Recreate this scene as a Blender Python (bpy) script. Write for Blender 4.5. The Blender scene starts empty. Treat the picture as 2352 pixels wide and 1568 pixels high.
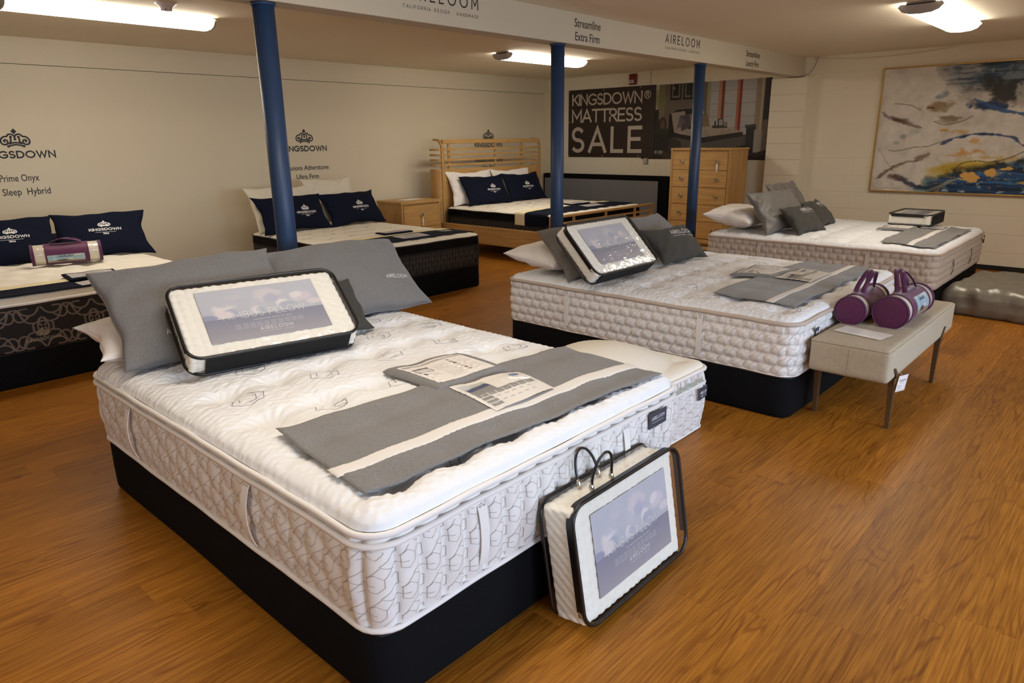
import bpy, bmesh, math, random
import numpy as np
from mathutils import Vector, Matrix

random.seed(7); RNG = np.random.RandomState(7)
SC = bpy.context.scene
COL = SC.collection
PI = math.pi

# ------------------------------------------------------------------ camera
F_PX, YAW, PITCH, ROLL, CAM_H = 1596.2, 0.7451, 0.2833, -0.0130, 1.5013
def cam_axes():
    fw = np.array([math.cos(PITCH)*math.cos(YAW), math.cos(PITCH)*math.sin(YAW), -math.sin(PITCH)])
    r0 = np.array([math.sin(YAW), -math.cos(YAW), 0.0]); u0 = np.cross(r0, fw)
    r = math.cos(ROLL)*r0 + math.sin(ROLL)*u0; u = -math.sin(ROLL)*r0 + math.cos(ROLL)*u0
    return r, u, fw
_r, _u, _f = cam_axes()
cam = bpy.data.cameras.new('camera'); camo = bpy.data.objects.new('camera', cam); COL.objects.link(camo)
cam.sensor_width = 36.0; cam.lens = F_PX/2352*36.0; cam.clip_start = 0.05; cam.clip_end = 60
M = Matrix.Identity(4)
for i in range(3):
    M[i][0] = _r[i]; M[i][1] = _u[i]; M[i][2] = -_f[i]
M[2][3] = CAM_H
camo.matrix_world = M
SC.camera = camo
def project(p):
    q = np.array(p, float) - [0, 0, CAM_H]
    d = q @ _f
    return 1176 + F_PX*(q @ _r)/d, 784 - F_PX*(q @ _u)/d, d

# ------------------------------------------------------------------ light and view
LAMP_POWER = 18.0          # emission strength of the fluorescent diffusers
LAMP_COLOR = (1.0, 0.91, 0.78)
DAY_POWER = 60.0
SC.view_settings.view_transform = 'Standard'; SC.view_settings.look = 'None'
SC.view_settings.exposure = 0.0; SC.view_settings.gamma = 1.0; SC.view_settings.use_curve_mapping = False
try:
    SC.cycles.use_denoising = True
    SC.cycles.max_bounces = 8; SC.cycles.diffuse_bounces = 5; SC.cycles.transparent_max_bounces = 12
    SC.cycles.sample_clamp_indirect = 6.0
except Exception: pass
world = bpy.data.worlds.new('world'); SC.world = world; world.use_nodes = True
world.node_tree.nodes['Background'].inputs[0].default_value = (0.55, 0.70, 1.0, 1)
world.node_tree.nodes['Background'].inputs[1].default_value = 0.6
for wx in (0.4, 3.6):   # sky light coming down through the two shop windows behind the camera
    ld = bpy.data.lights.new('daylight', 'AREA'); ld.shape = 'RECTANGLE'; ld.size = 2.0; ld.size_y = 1.3
    ld.energy = DAY_POWER; ld.color = (0.62, 0.78, 1.0)
    lo = bpy.data.objects.new('daylight', ld); COL.objects.link(lo)
    lo.location = (wx, -3.12, 1.45); lo.rotation_euler = (math.radians(62), 0, 0); ld.spread = math.radians(110)

# ------------------------------------------------------------------ helpers
def s2l(c):
    c = np.asarray(c, float)/255.0
    return np.where(c <= 0.04045, c/12.92, ((c+0.055)/1.055)**2.4)
def col(r, g, b): 
    v = s2l([r, g, b]); return (float(v[0]), float(v[1]), float(v[2]), 1.0)

MATS = {}
def mat(name, c, rough=0.6, metal=0.0, spec=0.5, bump=None, vary=None, sheen=0.0, emit=None, coat=0.0):
    """c linear rgba. bump=(scale, strength[, stretch]); vary=(scale, amount)"""
    if name in MATS: return MATS[name]
    m = bpy.data.materials.new(name); m.use_nodes = True; nt = m.node_tree; b = nt.nodes['Principled BSDF']
    b.inputs['Base Color'].default_value = c; b.inputs['Roughness'].default_value = rough
    b.inputs['Metallic'].default_value = metal; b.inputs['Specular IOR Level'].default_value = spec
    if sheen: b.inputs['Sheen Weight'].default_value = sheen
    if coat: b.inputs['Coat Weight'].default_value = coat; b.inputs['Coat Roughness'].default_value = 0.12
    if emit: b.inputs['Emission Color'].default_value = emit[0]; b.inputs['Emission Strength'].default_value = emit[1]
    tc = nt.nodes.new('ShaderNodeTexCoord')
    if bump:
        mp = nt.nodes.new('ShaderNodeMapping'); mp.inputs['Scale'].default_value = bump[2] if len(bump) > 2 else (1, 1, 1)
        nt.links.new(tc.outputs['Object'], mp.inputs['Vector'])
        n = nt.nodes.new('ShaderNodeTexNoise'); n.inputs['Scale'].default_value = bump[0]; n.inputs['Detail'].default_value = 3
        nt.links.new(mp.outputs['Vector'], n.inputs['Vector'])
        bp = nt.nodes.new('ShaderNodeBump'); bp.inputs['Strength'].default_value = bump[1]; bp.inputs['Distance'].default_value = 0.01
        nt.links.new(n.outputs['Fac'], bp.inputs['Height']); nt.links.new(bp.outputs['Normal'], b.inputs['Normal'])
    if vary:
        n2 = nt.nodes.new('ShaderNodeTexNoise'); n2.inputs['Scale'].default_value = vary[0]; n2.inputs['Detail'].default_value = 4
        nt.links.new(tc.outputs['Object'], n2.inputs['Vector'])
        mr = nt.nodes.new('ShaderNodeMapRange'); mr.inputs['From Min'].default_value = 0.3; mr.inputs['From Max'].default_value = 0.7
        mr.inputs['To Min'].default_value = 1-vary[1]; mr.inputs['To Max'].default_value = 1+vary[1]
        nt.links.new(n2.outputs['Fac'], mr.inputs['Value'])
        mx = nt.nodes.new('ShaderNodeVectorMath'); mx.operation = 'SCALE'; mx.inputs[0].default_value = c[:3]
        nt.links.new(mr.outputs['Result'], mx.inputs['Scale']); nt.links.new(mx.outputs[0], b.inputs['Base Color'])
    MATS[name] = m
    return m

def wood(name, base, dark, axis=0, scale=1.0, rough=0.45):
    if name in MATS: return MATS[name]
    m = bpy.data.materials.new(name); m.use_nodes = True; nt = m.node_tree; b = nt.nodes['Principled BSDF']
    tc = nt.nodes.new('ShaderNodeTexCoord'); mp = nt.nodes.new('ShaderNodeMapping')
    s = [9*scale]*3; s[axis] = 0.7*scale; mp.inputs['Scale'].default_value = s
    nt.links.new(tc.outputs['Object'], mp.inputs['Vector'])
    n = nt.nodes.new('ShaderNodeTexNoise'); n.inputs['Scale'].default_value = 4; n.inputs['Detail'].default_value = 6; n.inputs['Distortion'].default_value = 0.6
    nt.links.new(mp.outputs['Vector'], n.inputs['Vector'])
    cr = nt.nodes.new('ShaderNodeValToRGB'); cr.color_ramp.elements[0].position = 0.3; cr.color_ramp.elements[1].position = 0.7
    cr.color_ramp.elements[0].color = dark; cr.color_ramp.elements[1].color = base
    nt.links.new(n.outputs['Fac'], cr.inputs['Fac']); nt.links.new(cr.outputs['Color'], b.inputs['Base Color'])
    b.inputs['Roughness'].default_value = rough; b.inputs['Specular IOR Level'].default_value = 0.35
    MATS[name] = m
    return m

def mk_mesh(name, V, Fc, smooth=False):
    me = bpy.data.meshes.new(name)
    V = np.asarray(V, np.float32)
    if isinstance(Fc, np.ndarray):
        nf, k = Fc.shape
        me.vertices.add(len(V)); me.vertices.foreach_set('co', V.ravel())
        me.loops.add(nf*k); me.loops.foreach_set('vertex_index', Fc.astype(np.int32).ravel())
        me.polygons.add(nf); me.polygons.foreach_set('loop_start', np.arange(0, nf*k, k, dtype=np.int32))
        me.update(calc_edges=True)
    else:
        me.from_pydata([tuple(map(float, v)) for v in V], [], [tuple(int(i) for i in f) for f in Fc]); me.update()
    if smooth: me.polygons.foreach_set('use_smooth', np.ones(len(me.polygons), bool))
    return me

def link(name, me, m=None, parent=None, loc=None, rot=None, label=None, cat=None, group=None, kind=None):
    if m is not None and len(me.materials) == 0: me.materials.append(m)
    o = bpy.data.objects.new(name, me); COL.objects.link(o)
    if parent is not None: o.parent = parent
    if loc is not None: o.location = loc
    if rot is not None: o.rotation_euler = rot
    return tag(o, label, cat, group, kind)
def tag(o, label=None, cat=None, group=None, kind=None):
    if label: o['label'] = label
    if cat: o['category'] = cat
    if group: o['group'] = group
    if kind: o['kind'] = kind
    return o
def empty(name, loc=(0, 0, 0), rotz=0.0, label=None, cat=None, group=None, mw=None):
    o = bpy.data.objects.new(name, None); COL.objects.link(o); o.empty_display_size = 0.1
    if mw is not None: o.matrix_world = mw
    else: o.location = loc; o.rotation_euler = (0, 0, rotz)
    return tag(o, label, cat, group)
def copy_tree(o, parent=None):
    c = o.copy(); COL.objects.link(c)
    if parent is not None: c.parent = parent
    for ch in o.children: copy_tree(ch, c)
    return c

def bm_mesh(name, bm, smooth=False):
    me = bpy.data.meshes.new(name); bmesh.ops.recalc_face_normals(bm, faces=bm.faces[:]); bm.to_mesh(me); bm.free()
    if smooth: me.polygons.foreach_set('use_smooth', np.ones(len(me.polygons), bool))
    return me
def box_bm(bm, lo, hi, bev=0.0, seg=2):
    lo = Vector(lo); hi = Vector(hi); c = (lo+hi)/2; s = hi-lo
    r = bmesh.ops.create_cube(bm, size=1.0, matrix=Matrix.Translation(c) @ Matrix.Diagonal((s.x, s.y, s.z, 1)))
    if bev:
        es = list({e for v in r['verts'] for e in v.link_edges})
        bmesh.ops.bevel(bm, geom=es, offset=bev, segments=seg, affect='EDGES', profile=0.6)
    return bm
def box(name, lo, hi, m, parent=None, bev=0.0, seg=2, **k):
    bm = bmesh.new(); box_bm(bm, lo, hi, bev, seg)
    return link(name, bm_mesh(name, bm, smooth=False), m, parent, **k)
def shade_auto(o, ang=40):
    me = o.data; me.polygons.foreach_set('use_smooth', np.ones(len(me.polygons), bool))
    try: me.set_sharp_from_angle(angle=math.radians(ang))
    except Exception: pass
    return o
def grid_faces(nu, nv, wrap_u=False, off=0):
    iu = np.arange(nu if wrap_u else nu-1); iv = np.arange(nv-1)
    I, J = np.meshgrid(iu, iv, indexing='ij'); I2 = (I+1) % nu
    return (off + np.stack([I*nv+J, I2*nv+J, I2*nv+J+1, I*nv+J+1], -1)).reshape(-1, 4)
def merge(parts):
    V = []; Fq = []; n = 0
    for v, f in parts:
        v = np.asarray(v, float).reshape(-1, 3)
        V.append(v); Fq += [tuple(int(i)+n for i in ff) for ff in f]; n += len(v)
    return np.concatenate(V) if V else np.zeros((0, 3)), Fq
def tube(path, r, n=8, closed=False, cap=True):
    P = np.asarray(path, float); N = len(P)
    R = np.full(N, r) if np.isscalar(r) else np.asarray(r, float)
    if closed: T = np.roll(P, -1, 0)-np.roll(P, 1, 0)
    else: T = np.gradient(P, axis=0)
    T /= np.linalg.norm(T, axis=1)[:, None]+1e-12
    up = np.array([0, 0, 1.0]) if abs(T[0][2]) < 0.9 else np.array([1.0, 0, 0])
    A = np.cross(T[0], up); A /= np.linalg.norm(A); rings = []
    for i in range(N):
        A = A-T[i]*(A@T[i]); A /= np.linalg.norm(A)+1e-12; B = np.cross(T[i], A)
        a = np.arange(n)*2*PI/n
        rings.append(P[i]+R[i]*(np.cos(a)[:, None]*A+np.sin(a)[:, None]*B))
    V = np.concatenate(rings); Fc = []
    for i in range(N if closed else N-1):
        j = (i+1) % N
        for k in range(n): Fc.append((i*n+k, i*n+(k+1) % n, j*n+(k+1) % n, j*n+k))
    if not closed and cap:
        Fc.append(tuple(range(n-1, -1, -1))); Fc.append(tuple((N-1)*n+k for k in range(n)))
    return V, Fc
def tube_obj(name, path, r, m, parent=None, n=8, closed=False, **k):
    V, Fc = tube(path, r, n, closed); return link(name, mk_mesh(name, V, Fc, True), m, parent, **k)
def lathe(name, prof, m, parent=None, n=32, axis='z', **k):
    a = np.arange(n)*2*PI/n; V = []
    for (r, z) in prof: V += [(r*math.cos(t), r*math.sin(t), z) for t in a]
    V = np.array(V); Fc = []
    for i in range(len(prof)-1):
        for j in range(n): Fc.append((i*n+j, i*n+(j+1) % n, (i+1)*n+(j+1) % n, (i+1)*n+j))
    Fc.append(tuple(range(n-1, -1, -1))); Fc.append(tuple((len(prof)-1)*n+j for j in range(n)))
    if axis == 'x': V = V[:, [2, 0, 1]]
    return link(name, mk_mesh(name, V, Fc, True), m, parent, **k)

def vnoise(w, h, cells, seed=0):
    r = np.random.RandomState(seed); g = r.rand(int(cells*h/w)+3, cells+3)
    y = np.linspace(0, g.shape[0]-2.001, h); x = np.linspace(0, cells+0.999, w)
    xi = x.astype(int); yi = y.astype(int); fx = x-xi; fy = (y-yi)[:, None]
    fx = fx*fx*(3-2*fx); fy = fy*fy*(3-2*fy)
    a = g[yi][:, xi]; b = g[yi][:, xi+1]; c = g[yi+1][:, xi]; d = g[yi+1][:, xi+1]
    return (a*(1-fx)+b*fx)*(1-fy)+(c*(1-fx)+d*fx)*fy
def fbm(w, h, cells, seed=0, octv=5):
    s = 0; a = 1.0; t = 0
    for i in range(octv): s = s+a*vnoise(w, h, cells*2**i, seed+i); t += a; a *= 0.55
    return s/t

class Canvas:
    """small painter: sRGB 0-255 colours on a grid, x right and y down in 0..1"""
    def __init__(s, w, h, c): s.w, s.h = w, h; s.a = np.zeros((h, w, 3))+np.array(c, float); s.Y, s.X = np.mgrid[0:h, 0:w]; s.X = (s.X+.5)/w; s.Y = (s.Y+.5)/h; s.r = w/h
    def mix(s, mask, c): m = np.clip(mask, 0, 1)[..., None]; s.a = s.a*(1-m)+np.array(c, float)*m
    def rect(s, x0, y0, x1, y1, c, a=1): s.mix(((s.X >= x0) & (s.X < x1) & (s.Y >= y0) & (s.Y < y1))*float(a), c)
    def ell(s, cx, cy, rx, ry, c, a=1, soft=.1, nz=None, na=0.5):
        d = np.sqrt(((s.X-cx)/rx)**2+((s.Y-cy)/ry)**2)
        if nz is not None: d = d+(nz-.5)*na*2
        s.mix(np.clip((1-d)/soft, 0, 1)*a, c)
    def poly(s, pts, c, a=1):
        ins = np.zeros(s.X.shape, bool); n = len(pts)
        for i in range(n):
            x0, y0 = pts[i]; x1, y1 = pts[(i+1) % n]
            if y0 == y1: continue
            cnd = ((y0 > s.Y) != (y1 > s.Y)) & (s.X < (x1-x0)*(s.Y-y0)/(y1-y0)+x0); ins ^= cnd
        s.mix(ins*float(a), c)
    def stroke(s, pts, wd, c, a=1, soft=.35, nz=None, na=0):
        d = np.full(s.X.shape, 9.0); X = s.X*s.r; 
        for (x0, y0), (x1, y1) in zip(pts[:-1], pts[1:]):
            ax, ay, bx, by = x0*s.r, y0, x1*s.r, y1; L = (bx-ax)**2+(by-ay)**2+1e-12
            t = np.clip(((X-ax)*(bx-ax)+(s.Y-ay)*(by-ay))/L, 0, 1)
            d = np.minimum(d, np.hypot(X-ax-t*(bx-ax), s.Y-ay-t*(by-ay)))
        d = d/wd
        if nz is not None: d = d+(nz-.5)*na*2
        s.mix(np.clip((1-d)/soft, 0, 1)*a, c)
    def text_lines(s, x0, x1, y0, y1, n, c, a=.6, seed=1):
        r = np.random.RandomState(seed)
        for i in range(n):
            y = y0+(y1-y0)*(i+.5)/n; x = x0; e = x1-(x1-x0)*r.rand()*.25
            while x < e:
                l = (x1-x0)*(.04+.08*r.rand()); s.rect(x, y-.25*(y1-y0)/n, min(x+l, e), y+.25*(y1-y0)/n, c, a*(.6+.4*r.rand())); x += l+(x1-x0)*.02
def color_mat(name, rough=.6, spec=.3, coat=0):
    if name in MATS: return MATS[name]
    m = bpy.data.materials.new(name); m.use_nodes = True; nt = m.node_tree; b = nt.nodes['Principled BSDF']
    at = nt.nodes.new('ShaderNodeAttribute'); at.attribute_name = 'paint'; nt.links.new(at.outputs['Color'], b.inputs['Base Color'])
    b.inputs['Roughness'].default_value = rough; b.inputs['Specular IOR Level'].default_value = spec
    if coat: b.inputs['Coat Weight'].default_value = coat
    MATS[name] = m
    return m
def canvas_mesh(name, cv, fn):
    """fn(u,v) u right 0..1, v up 0..1 -> xyz arrays"""
    u, v = np.meshgrid(np.linspace(0, 1, cv.w), np.linspace(0, 1, cv.h), indexing='ij')
    V = np.stack(fn(u, v), -1).reshape(-1, 3); me = mk_mesh(name, V, grid_faces(cv.w, cv.h), True)
    c = s2l(np.clip(cv.a, 0, 255))[::-1].transpose(1, 0, 2).reshape(-1, 3)
    at = me.color_attributes.new('paint', 'FLOAT_COLOR', 'POINT'); at.data.foreach_set('color', np.concatenate([c, np.ones((len(c), 1))], 1).astype(np.float32).ravel())
    return me

# ---------------------------------------------------- lettering and marks as strokes
def arc(cx, cy, rx, ry, a0, a1, n=12):
    a = np.radians(np.linspace(a0, a1, n)); return [(cx+rx*math.cos(t), cy+ry*math.sin(t)) for t in a]
G = {}
def g(ch, wd, *st): G[ch] = (wd, [list(s) for s in st])
g('A', .78, [(0, 0), (.39, 1), (.78, 0)], [(.13, .3), (.65, .3)])
g('B', .60, [(0, 0), (0, 1), (.3, 1)]+arc(.3, .76, .24, .24, 90, -90)+[(0, .52)], [(.3, .52)]+arc(.32, .26, .27, .26, 90, -90)+[(0, 0)])
g('C', .78, arc(.48, .5, .48, .5, 48, 312, 22))
g('D', .74, [(0, 0), (0, 1), (.26, 1)]+arc(.26, .5, .48, .5, 90, -90, 18)+[(0, 0)])
g('E', .52, [(.52, 1), (0, 1), (0, 0), (.52, 0)], [(0, .52), (.46, .52)])
g('F', .50, [(.5, 1), (0, 1), (0, 0)], [(0, .5), (.44, .5)])
g('G', .84, arc(.48, .5, .48, .5, 48, 325, 22)+[(.86, .46), (.52, .46)])
g('H', .66, [(0, 0), (0, 1)], [(.66, 0), (.66, 1)], [(0, .5), (.66, .5)])
g('I', .0, [(0, 0), (0, 1)])
g('J', .42, [(.42, 1), (.42, .25)]+arc(.2, .22, .22, .22, 0, -160))
g('K', .62, [(0, 0), (0, 1)], [(.6, 1), (.02, .4)], [(.2, .57), (.64, 0)])
g('L', .48, [(0, 1), (0, 0), (.48, 0)])
g('M', .82, [(0, 0), (0, 1), (.41, .3), (.82, 1), (.82, 0)])
g('N', .70, [(0, 0), (0, 1), (.7, 0), (.7, 1)])
g('O', .96, arc(.48, .5, .48, .5, 0, 360, 28))
g('P', .58, [(0, 0), (0, 1), (.28, 1)]+arc(.28, .72, .28, .28, 90, -90)+[(0, .44)])
g('R', .60, [(0, 0), (0, 1), (.28, 1)]+arc(.28, .73, .27, .27, 90, -90)+[(0, .46)], [(.28, .46), (.6, 0)])
g('S', .56, arc(.29, .745, .25, .255, 40, 270, 14)+arc(.29, .25, .27, .25, 90, -140, 14))
g('T', .64, [(0, 1), (.64, 1)], [(.32, 1), (.32, 0)])
g('U', .66, [(0, 1), (0, .34)]+arc(.33, .33, .33, .33, 180, 360, 14)+[(.66, 1)])
g('W', 1.1, [(0, 1), (.28, 0), (.55, .95), (.82, 0), (1.1, 1)])
g('X', .64, [(0, 0), (.64, 1)], [(0, 1), (.64, 0)])
g('Y', .66, [(0, 1), (.33, .48), (.66, 1)], [(.33, .48), (.33, 0)])
g('V', .72, [(0, 1), (.36, 0), (.72, 1)])
g('0', .60, arc(.3, .5, .3, .5, 0, 360, 24))
g('1', .24, [(0, .8), (.2, 1), (.2, 0)])
g('4', .62, [(.46, 0), (.46, 1), (0, .28), (.62, .28)])
g('9', .56, arc(.28, .7, .28, .3, 0, 360, 20), [(.56, .7), (.5, .35), (.24, 0)])
g('.', .0, [(0, 0), (0, .02)]); g('-', .3, [(0, .45), (.3, .45)]); g(' ', .36)
g('\u00b7', .05, [(0, .45), (.02, .45)])
g('\u00ae', .7, arc(.35, .55, .35, .35, 0, 360, 20), [(.22, .36), (.22, .76), (.38, .76), (.47, .66), (.38, .56), (.22, .56)], [(.36, .56), (.48, .36)])
def resamp(P, step):
    out = [P[0]]
    for a, b in zip(P[:-1], P[1:]):
        L = math.hypot(b[0]-a[0], b[1]-a[1]); n = max(1, int(math.ceil(L/step)))
        for i in range(1, n+1): out.append((a[0]+(b[0]-a[0])*i/n, a[1]+(b[1]-a[1])*i/n))
    return out
def ribbon2d(P, w, closed=False):
    P = np.array(P, float)
    if len(P) < 2: return np.zeros((0, 2)), []
    P = P[[0]+[i for i in range(1, len(P)) if np.hypot(*(P[i]-P[i-1])) > 1e-7]]
    if len(P) < 2: return np.zeros((0, 2)), []
    cl = np.hypot(*(P[0]-P[-1])) < 1e-6
    d = P[1:]-P[:-1]; d /= np.hypot(d[:, 0], d[:, 1])[:, None]
    n = np.stack([-d[:, 1], d[:, 0]], 1); N = np.zeros_like(P)
    N[0] = n[0]; N[-1] = n[-1]
    for i in range(1, len(P)-1):
        m = n[i-1]+n[i]; L = np.hypot(*m)
        m = m/L if L > 1e-6 else n[i]
        N[i] = m/max(m@n[i], .45)
    if cl:
        m = n[0]+n[-1]; m /= np.hypot(*m); N[0] = N[-1] = m/max(m@n[0], .45)
    else:
        P[0] = P[0]-d[0]*w*.5; P[-1] = P[-1]+d[-1]*w*.5
    V = np.empty((2*len(P), 2)); V[0::2] = P+N*w/2; V[1::2] = P-N*w/2
    return V, [(2*i, 2*i+1, 2*i+3, 2*i+2) for i in range(len(P)-1)]
def strokes2d(strokes, w, step=None):
    V = []; Fc = []; n = 0
    for k, s in enumerate(strokes):
        if step: s = resamp(s, step)
        v, f = ribbon2d(s, w)
        if len(v): V.append(np.c_[v, np.full(len(v), k % 4)]); Fc += [tuple(i+n for i in q) for q in f]; n += len(v)
    return (np.concatenate(V) if V else np.zeros((0, 3))), Fc
def layered(me, V, d=.00012):
    """lift crossing strokes by a hair so that they never lie in one plane"""
    co = np.empty(len(me.vertices)*3, np.float32); me.vertices.foreach_get('co', co); nn = np.empty_like(co); me.vertices.foreach_get('normal', nn)
    co += nn*np.repeat(np.asarray(V)[:, 2], 3)*d; me.vertices.foreach_set('co', co); me.update(); return me
def text_strokes(s, h, gap=.22, cond=1.0, align='c', width=None):
    """strokes of text of cap height h, baseline at 0"""
    def lay(gp):
        x = 0; out = []
        for i, ch in enumerate(s):
            wd, st = G[ch]
            for q in st: out.append([((x+px*cond)*h, py*h) for px, py in q])
            x += wd*cond+(gp if i < len(s)-1 else 0)
        return out, x*h
    out, W = lay(gap)
    if width: gap = gap+(width-W)/h/(len(s)-1); out, W = lay(gap)
    dx = {'c': -W/2, 'l': 0, 'r': -W}[align]
    return [[(x+dx, y) for x, y in q] for q in out], W
def bf_text(s, h, width=None, align='c', bold=0.0):
    """text from Blender's own built-in font as flat faces; cap height h, baseline 0"""
    cu = bpy.data.curves.new('t', 'FONT'); cu.body = s; cu.size = 1.0; cu.offset = bold; cu.resolution_u = 3
    o = bpy.data.objects.new('t', cu); COL.objects.link(o)
    dg = bpy.context.evaluated_depsgraph_get(); me = bpy.data.meshes.new_from_object(o.evaluated_get(dg))
    V = np.array([v.co[:2] for v in me.vertices]); Fc = [tuple(p.vertices) for p in me.polygons]
    bpy.data.objects.remove(o); bpy.data.curves.remove(cu); bpy.data.meshes.remove(me)
    V[:, 1] *= h/0.70; V[:, 0] -= V[:, 0].min(); W = V[:, 0].max(); k = (width/W) if width else h/0.70
    V[:, 0] *= k; W *= k; V[:, 0] += {'c': -W/2, 'l': 0, 'r': -W}[align]
    return np.c_[V, np.zeros(len(V))], Fc
def crown_strokes():
    R = [[(0, .04), (0, .22), (.10, .36), (.26, .42), (.42, .38), (.53, .24), (.70, .23), (.86, .14), (.96, -.02), (.97, -.18), (.88, -.33), (.72, -.38), (.56, -.32), (.50, -.18), (.55, -.04), (.68, 0), (.76, -.08), (.70, -.16)],
         [(.26, .20), (.30, .04), (.28, -.10), (.40, -.28)]]
    out = []
    for s in R: out += [s, [(-x, y) for x, y in s]]
    out += [[(-.42, -.31), (-.2, -.24), (0, -.22), (.2, -.24), (.42, -.31)], [(-.52, -.5), (-.3, -.43), (0, -.37), (.3, -.43), (.52, -.5)]]
    return out
def crown2d(cx, cy, s):
    V, Fc = strokes2d([[(cx+x*s, cy+y*s) for x, y in q] for q in crown_strokes()], .12*s)
    n = len(V); extra = [(0, .84), (.2, .62), (0, .40), (-.2, .62)]
    V = np.concatenate([V, [(cx+x*s, cy+y*s, 0) for x, y in extra]]); Fc.append((n, n+1, n+2, n+3))
    for bx, by in ((.26, .2), (-.26, .2), (0, .04), (.52, -.5), (-.52, -.5)):
        n = len(V); c = [(cx+(bx+.1*math.cos(a))*s, cy+(by+.1*math.sin(a))*s, 5) for a in np.arange(8)*PI/4]
        V = np.concatenate([V, c]); Fc.append(tuple(range(n, n+8)))
    return V, Fc
def join2d(*ps):
    V = []; Fc = []; n = 0
    for v, f in ps:
        V.append(np.asarray(v)); Fc += [tuple(i+n for i in q) for q in f]; n += len(v)
    return np.concatenate(V), Fc
def shift2d(p, dx, dy): return np.asarray(p[0])+[dx, dy, 0], p[1]
def text2d(s, h, w, **k):
    st, W = text_strokes(s, h, **k); return strokes2d(st, w)
def decal(name, v2f, fn, m, parent=None, **k):
    V, Fc = v2f; P = np.stack([np.broadcast_to(np.asarray(q, float), V[:, 0].shape) for q in fn(V[:, 0], V[:, 1])], 1)
    return link(name, layered(mk_mesh(name, P, Fc), V), m, parent, **k)
def kingsdown_logo(s, year=False):
    parts = [crown2d(0, 0, s), shift2d(text2d('KINGSDOWN', .47*s, .112*s, cond=1.28, width=5.1*s), 0, -1.36*s)]
    if year:
        parts += [strokes2d([[(-1.65*s, -1.72*s), (1.65*s, -1.72*s)]], .05*s), shift2d(text2d('1904', .32*s, .07*s, gap=.25), 0, -2.2*s)]
    return join2d(*parts)
# ------------------------------------------------------------------ materials
WHITE = mat('wall_paint', col(220, 208, 180), .75, bump=(60, .06))
WHITE2 = mat('block_paint', col(235, 227, 206), .75, bump=(60, .06))
CEIL = mat('ceiling_paint', col(236, 225, 202), .85)
BEAMW = mat('beam_paint', col(200, 190, 168), .6)
BLACKV = mat('black_vinyl', col(22, 21, 22), .5)
LETTER = mat('black_lettering', col(24, 20, 22), .6)
GREYLET = mat('grey_lettering', col(62, 54, 50), .6)
BLUE = mat('blue_paint', col(37, 62, 96), .45, bump=(25, .05))
BOXCLOTH = mat('black_box_cloth', col(13, 13, 16), .9, spec=.15, bump=(300, .1))
MWHITE = mat('mattress_knit', col(238, 240, 242), .8, sheen=.05, bump=(120, .10))
def cell_bump(m, scale, strength):
    nt = m.node_tree; b = nt.nodes['Principled BSDF']; tc = [n for n in nt.nodes if n.type == 'TEX_COORD'][0]; old = [n for n in nt.nodes if n.type == 'BUMP'][0]
    mp = nt.nodes.new('ShaderNodeMapping'); mp.inputs['Scale'].default_value = (.8, 1.15, .3); nt.links.new(tc.outputs['Object'], mp.inputs['Vector'])
    v = nt.nodes.new('ShaderNodeTexVoronoi'); v.feature = 'SMOOTH_F1'; v.inputs['Scale'].default_value = scale; v.inputs['Smoothness'].default_value = .6; nt.links.new(mp.outputs[0], v.inputs['Vector'])
    bp = nt.nodes.new('ShaderNodeBump'); bp.invert = True; bp.inputs['Strength'].default_value = strength; bp.inputs['Distance'].default_value = .012
    nt.links.new(v.outputs['Distance'], bp.inputs['Height']); nt.links.new(old.outputs['Normal'], bp.inputs['Normal']); nt.links.new(bp.outputs['Normal'], b.inputs['Normal'])
cell_bump(MWHITE, 34, .42)
MSIDE = mat('mattress_border', col(232, 228, 224), .62, sheen=.15, bump=(200, .06))
MSIDE2 = mat('mattress_border_taupe', col(205, 193, 178), .65, sheen=.15, bump=(200, .06))
MCREAM = mat('mattress_cream_knit', col(238, 232, 218), .85, bump=(150, .1))
TAPE = mat('white_tape', col(236, 232, 228), .6, bump=(400, .05))
TAPE2 = mat('taupe_tape', col(198, 182, 168), .7)
STITCH = mat('grey_stitching', col(126, 126, 140), .8)
STITCH2 = mat('taupe_stitching', col(170, 160, 153), .8)
GREYF = mat('grey_felt', col(126, 124, 122), .95, sheen=.2, bump=(500, .4), vary=(380, .38))
GREYF2 = mat('grey_felt_far', col(128, 126, 122), .95, sheen=.2, bump=(300, .2), vary=(250, .12))
PCASE = mat('grey_pillowcase', col(118, 116, 114), .95, sheen=.2, bump=(500, .3), vary=(400, .34))
CHARC = mat('charcoal_cloth', col(58, 56, 51), .8, sheen=.08, bump=(200, .15))
SATIN = mat('grey_satin', col(108, 104, 98), .5, sheen=.2, bump=(9, .35, (1, 1, 1)))
NAVY = mat('navy_cloth', col(9, 16, 36), .9, spec=.2, bump=(300, .1))
CREAM = mat('cream_cloth', col(232, 220, 182), .85)
PWHITE = mat('white_pillow_cotton', col(236, 230, 224), .8, sheen=.1, bump=(7, .25))
STRIPE = mat('white_webbing', col(232, 228, 222), .8, bump=(900, .3))
PIPING = mat('black_piping', col(14, 13, 14), .32, spec=.6)
BMESH = mat('black_nonwoven', col(13, 13, 14), .9)
PRINTW = mat('white_print', col(232, 230, 226), .6)
PRINTG = mat('pale_grey_print', col(205, 202, 205), .6)
PAPER = mat('white_paper', col(236, 233, 228), .55)
PURPLE = mat('purple_cloth', col(84, 6, 66), .55, sheen=.3, bump=(14, .3))
PURPLED = mat('purple_ribbon', col(84, 20, 76), .5, sheen=.2)
BONE = mat('bone_pillow', col(222, 214, 196), .45)
BOUCLE = mat('boucle', col(182, 170, 148), .95, bump=(120, .28), vary=(60, .06))
BRONZE = mat('bronze_metal', col(112, 92, 66), .42, metal=.6)
GOLD = mat('gold_frame', col(196, 158, 84), .35, metal=.75)
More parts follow.
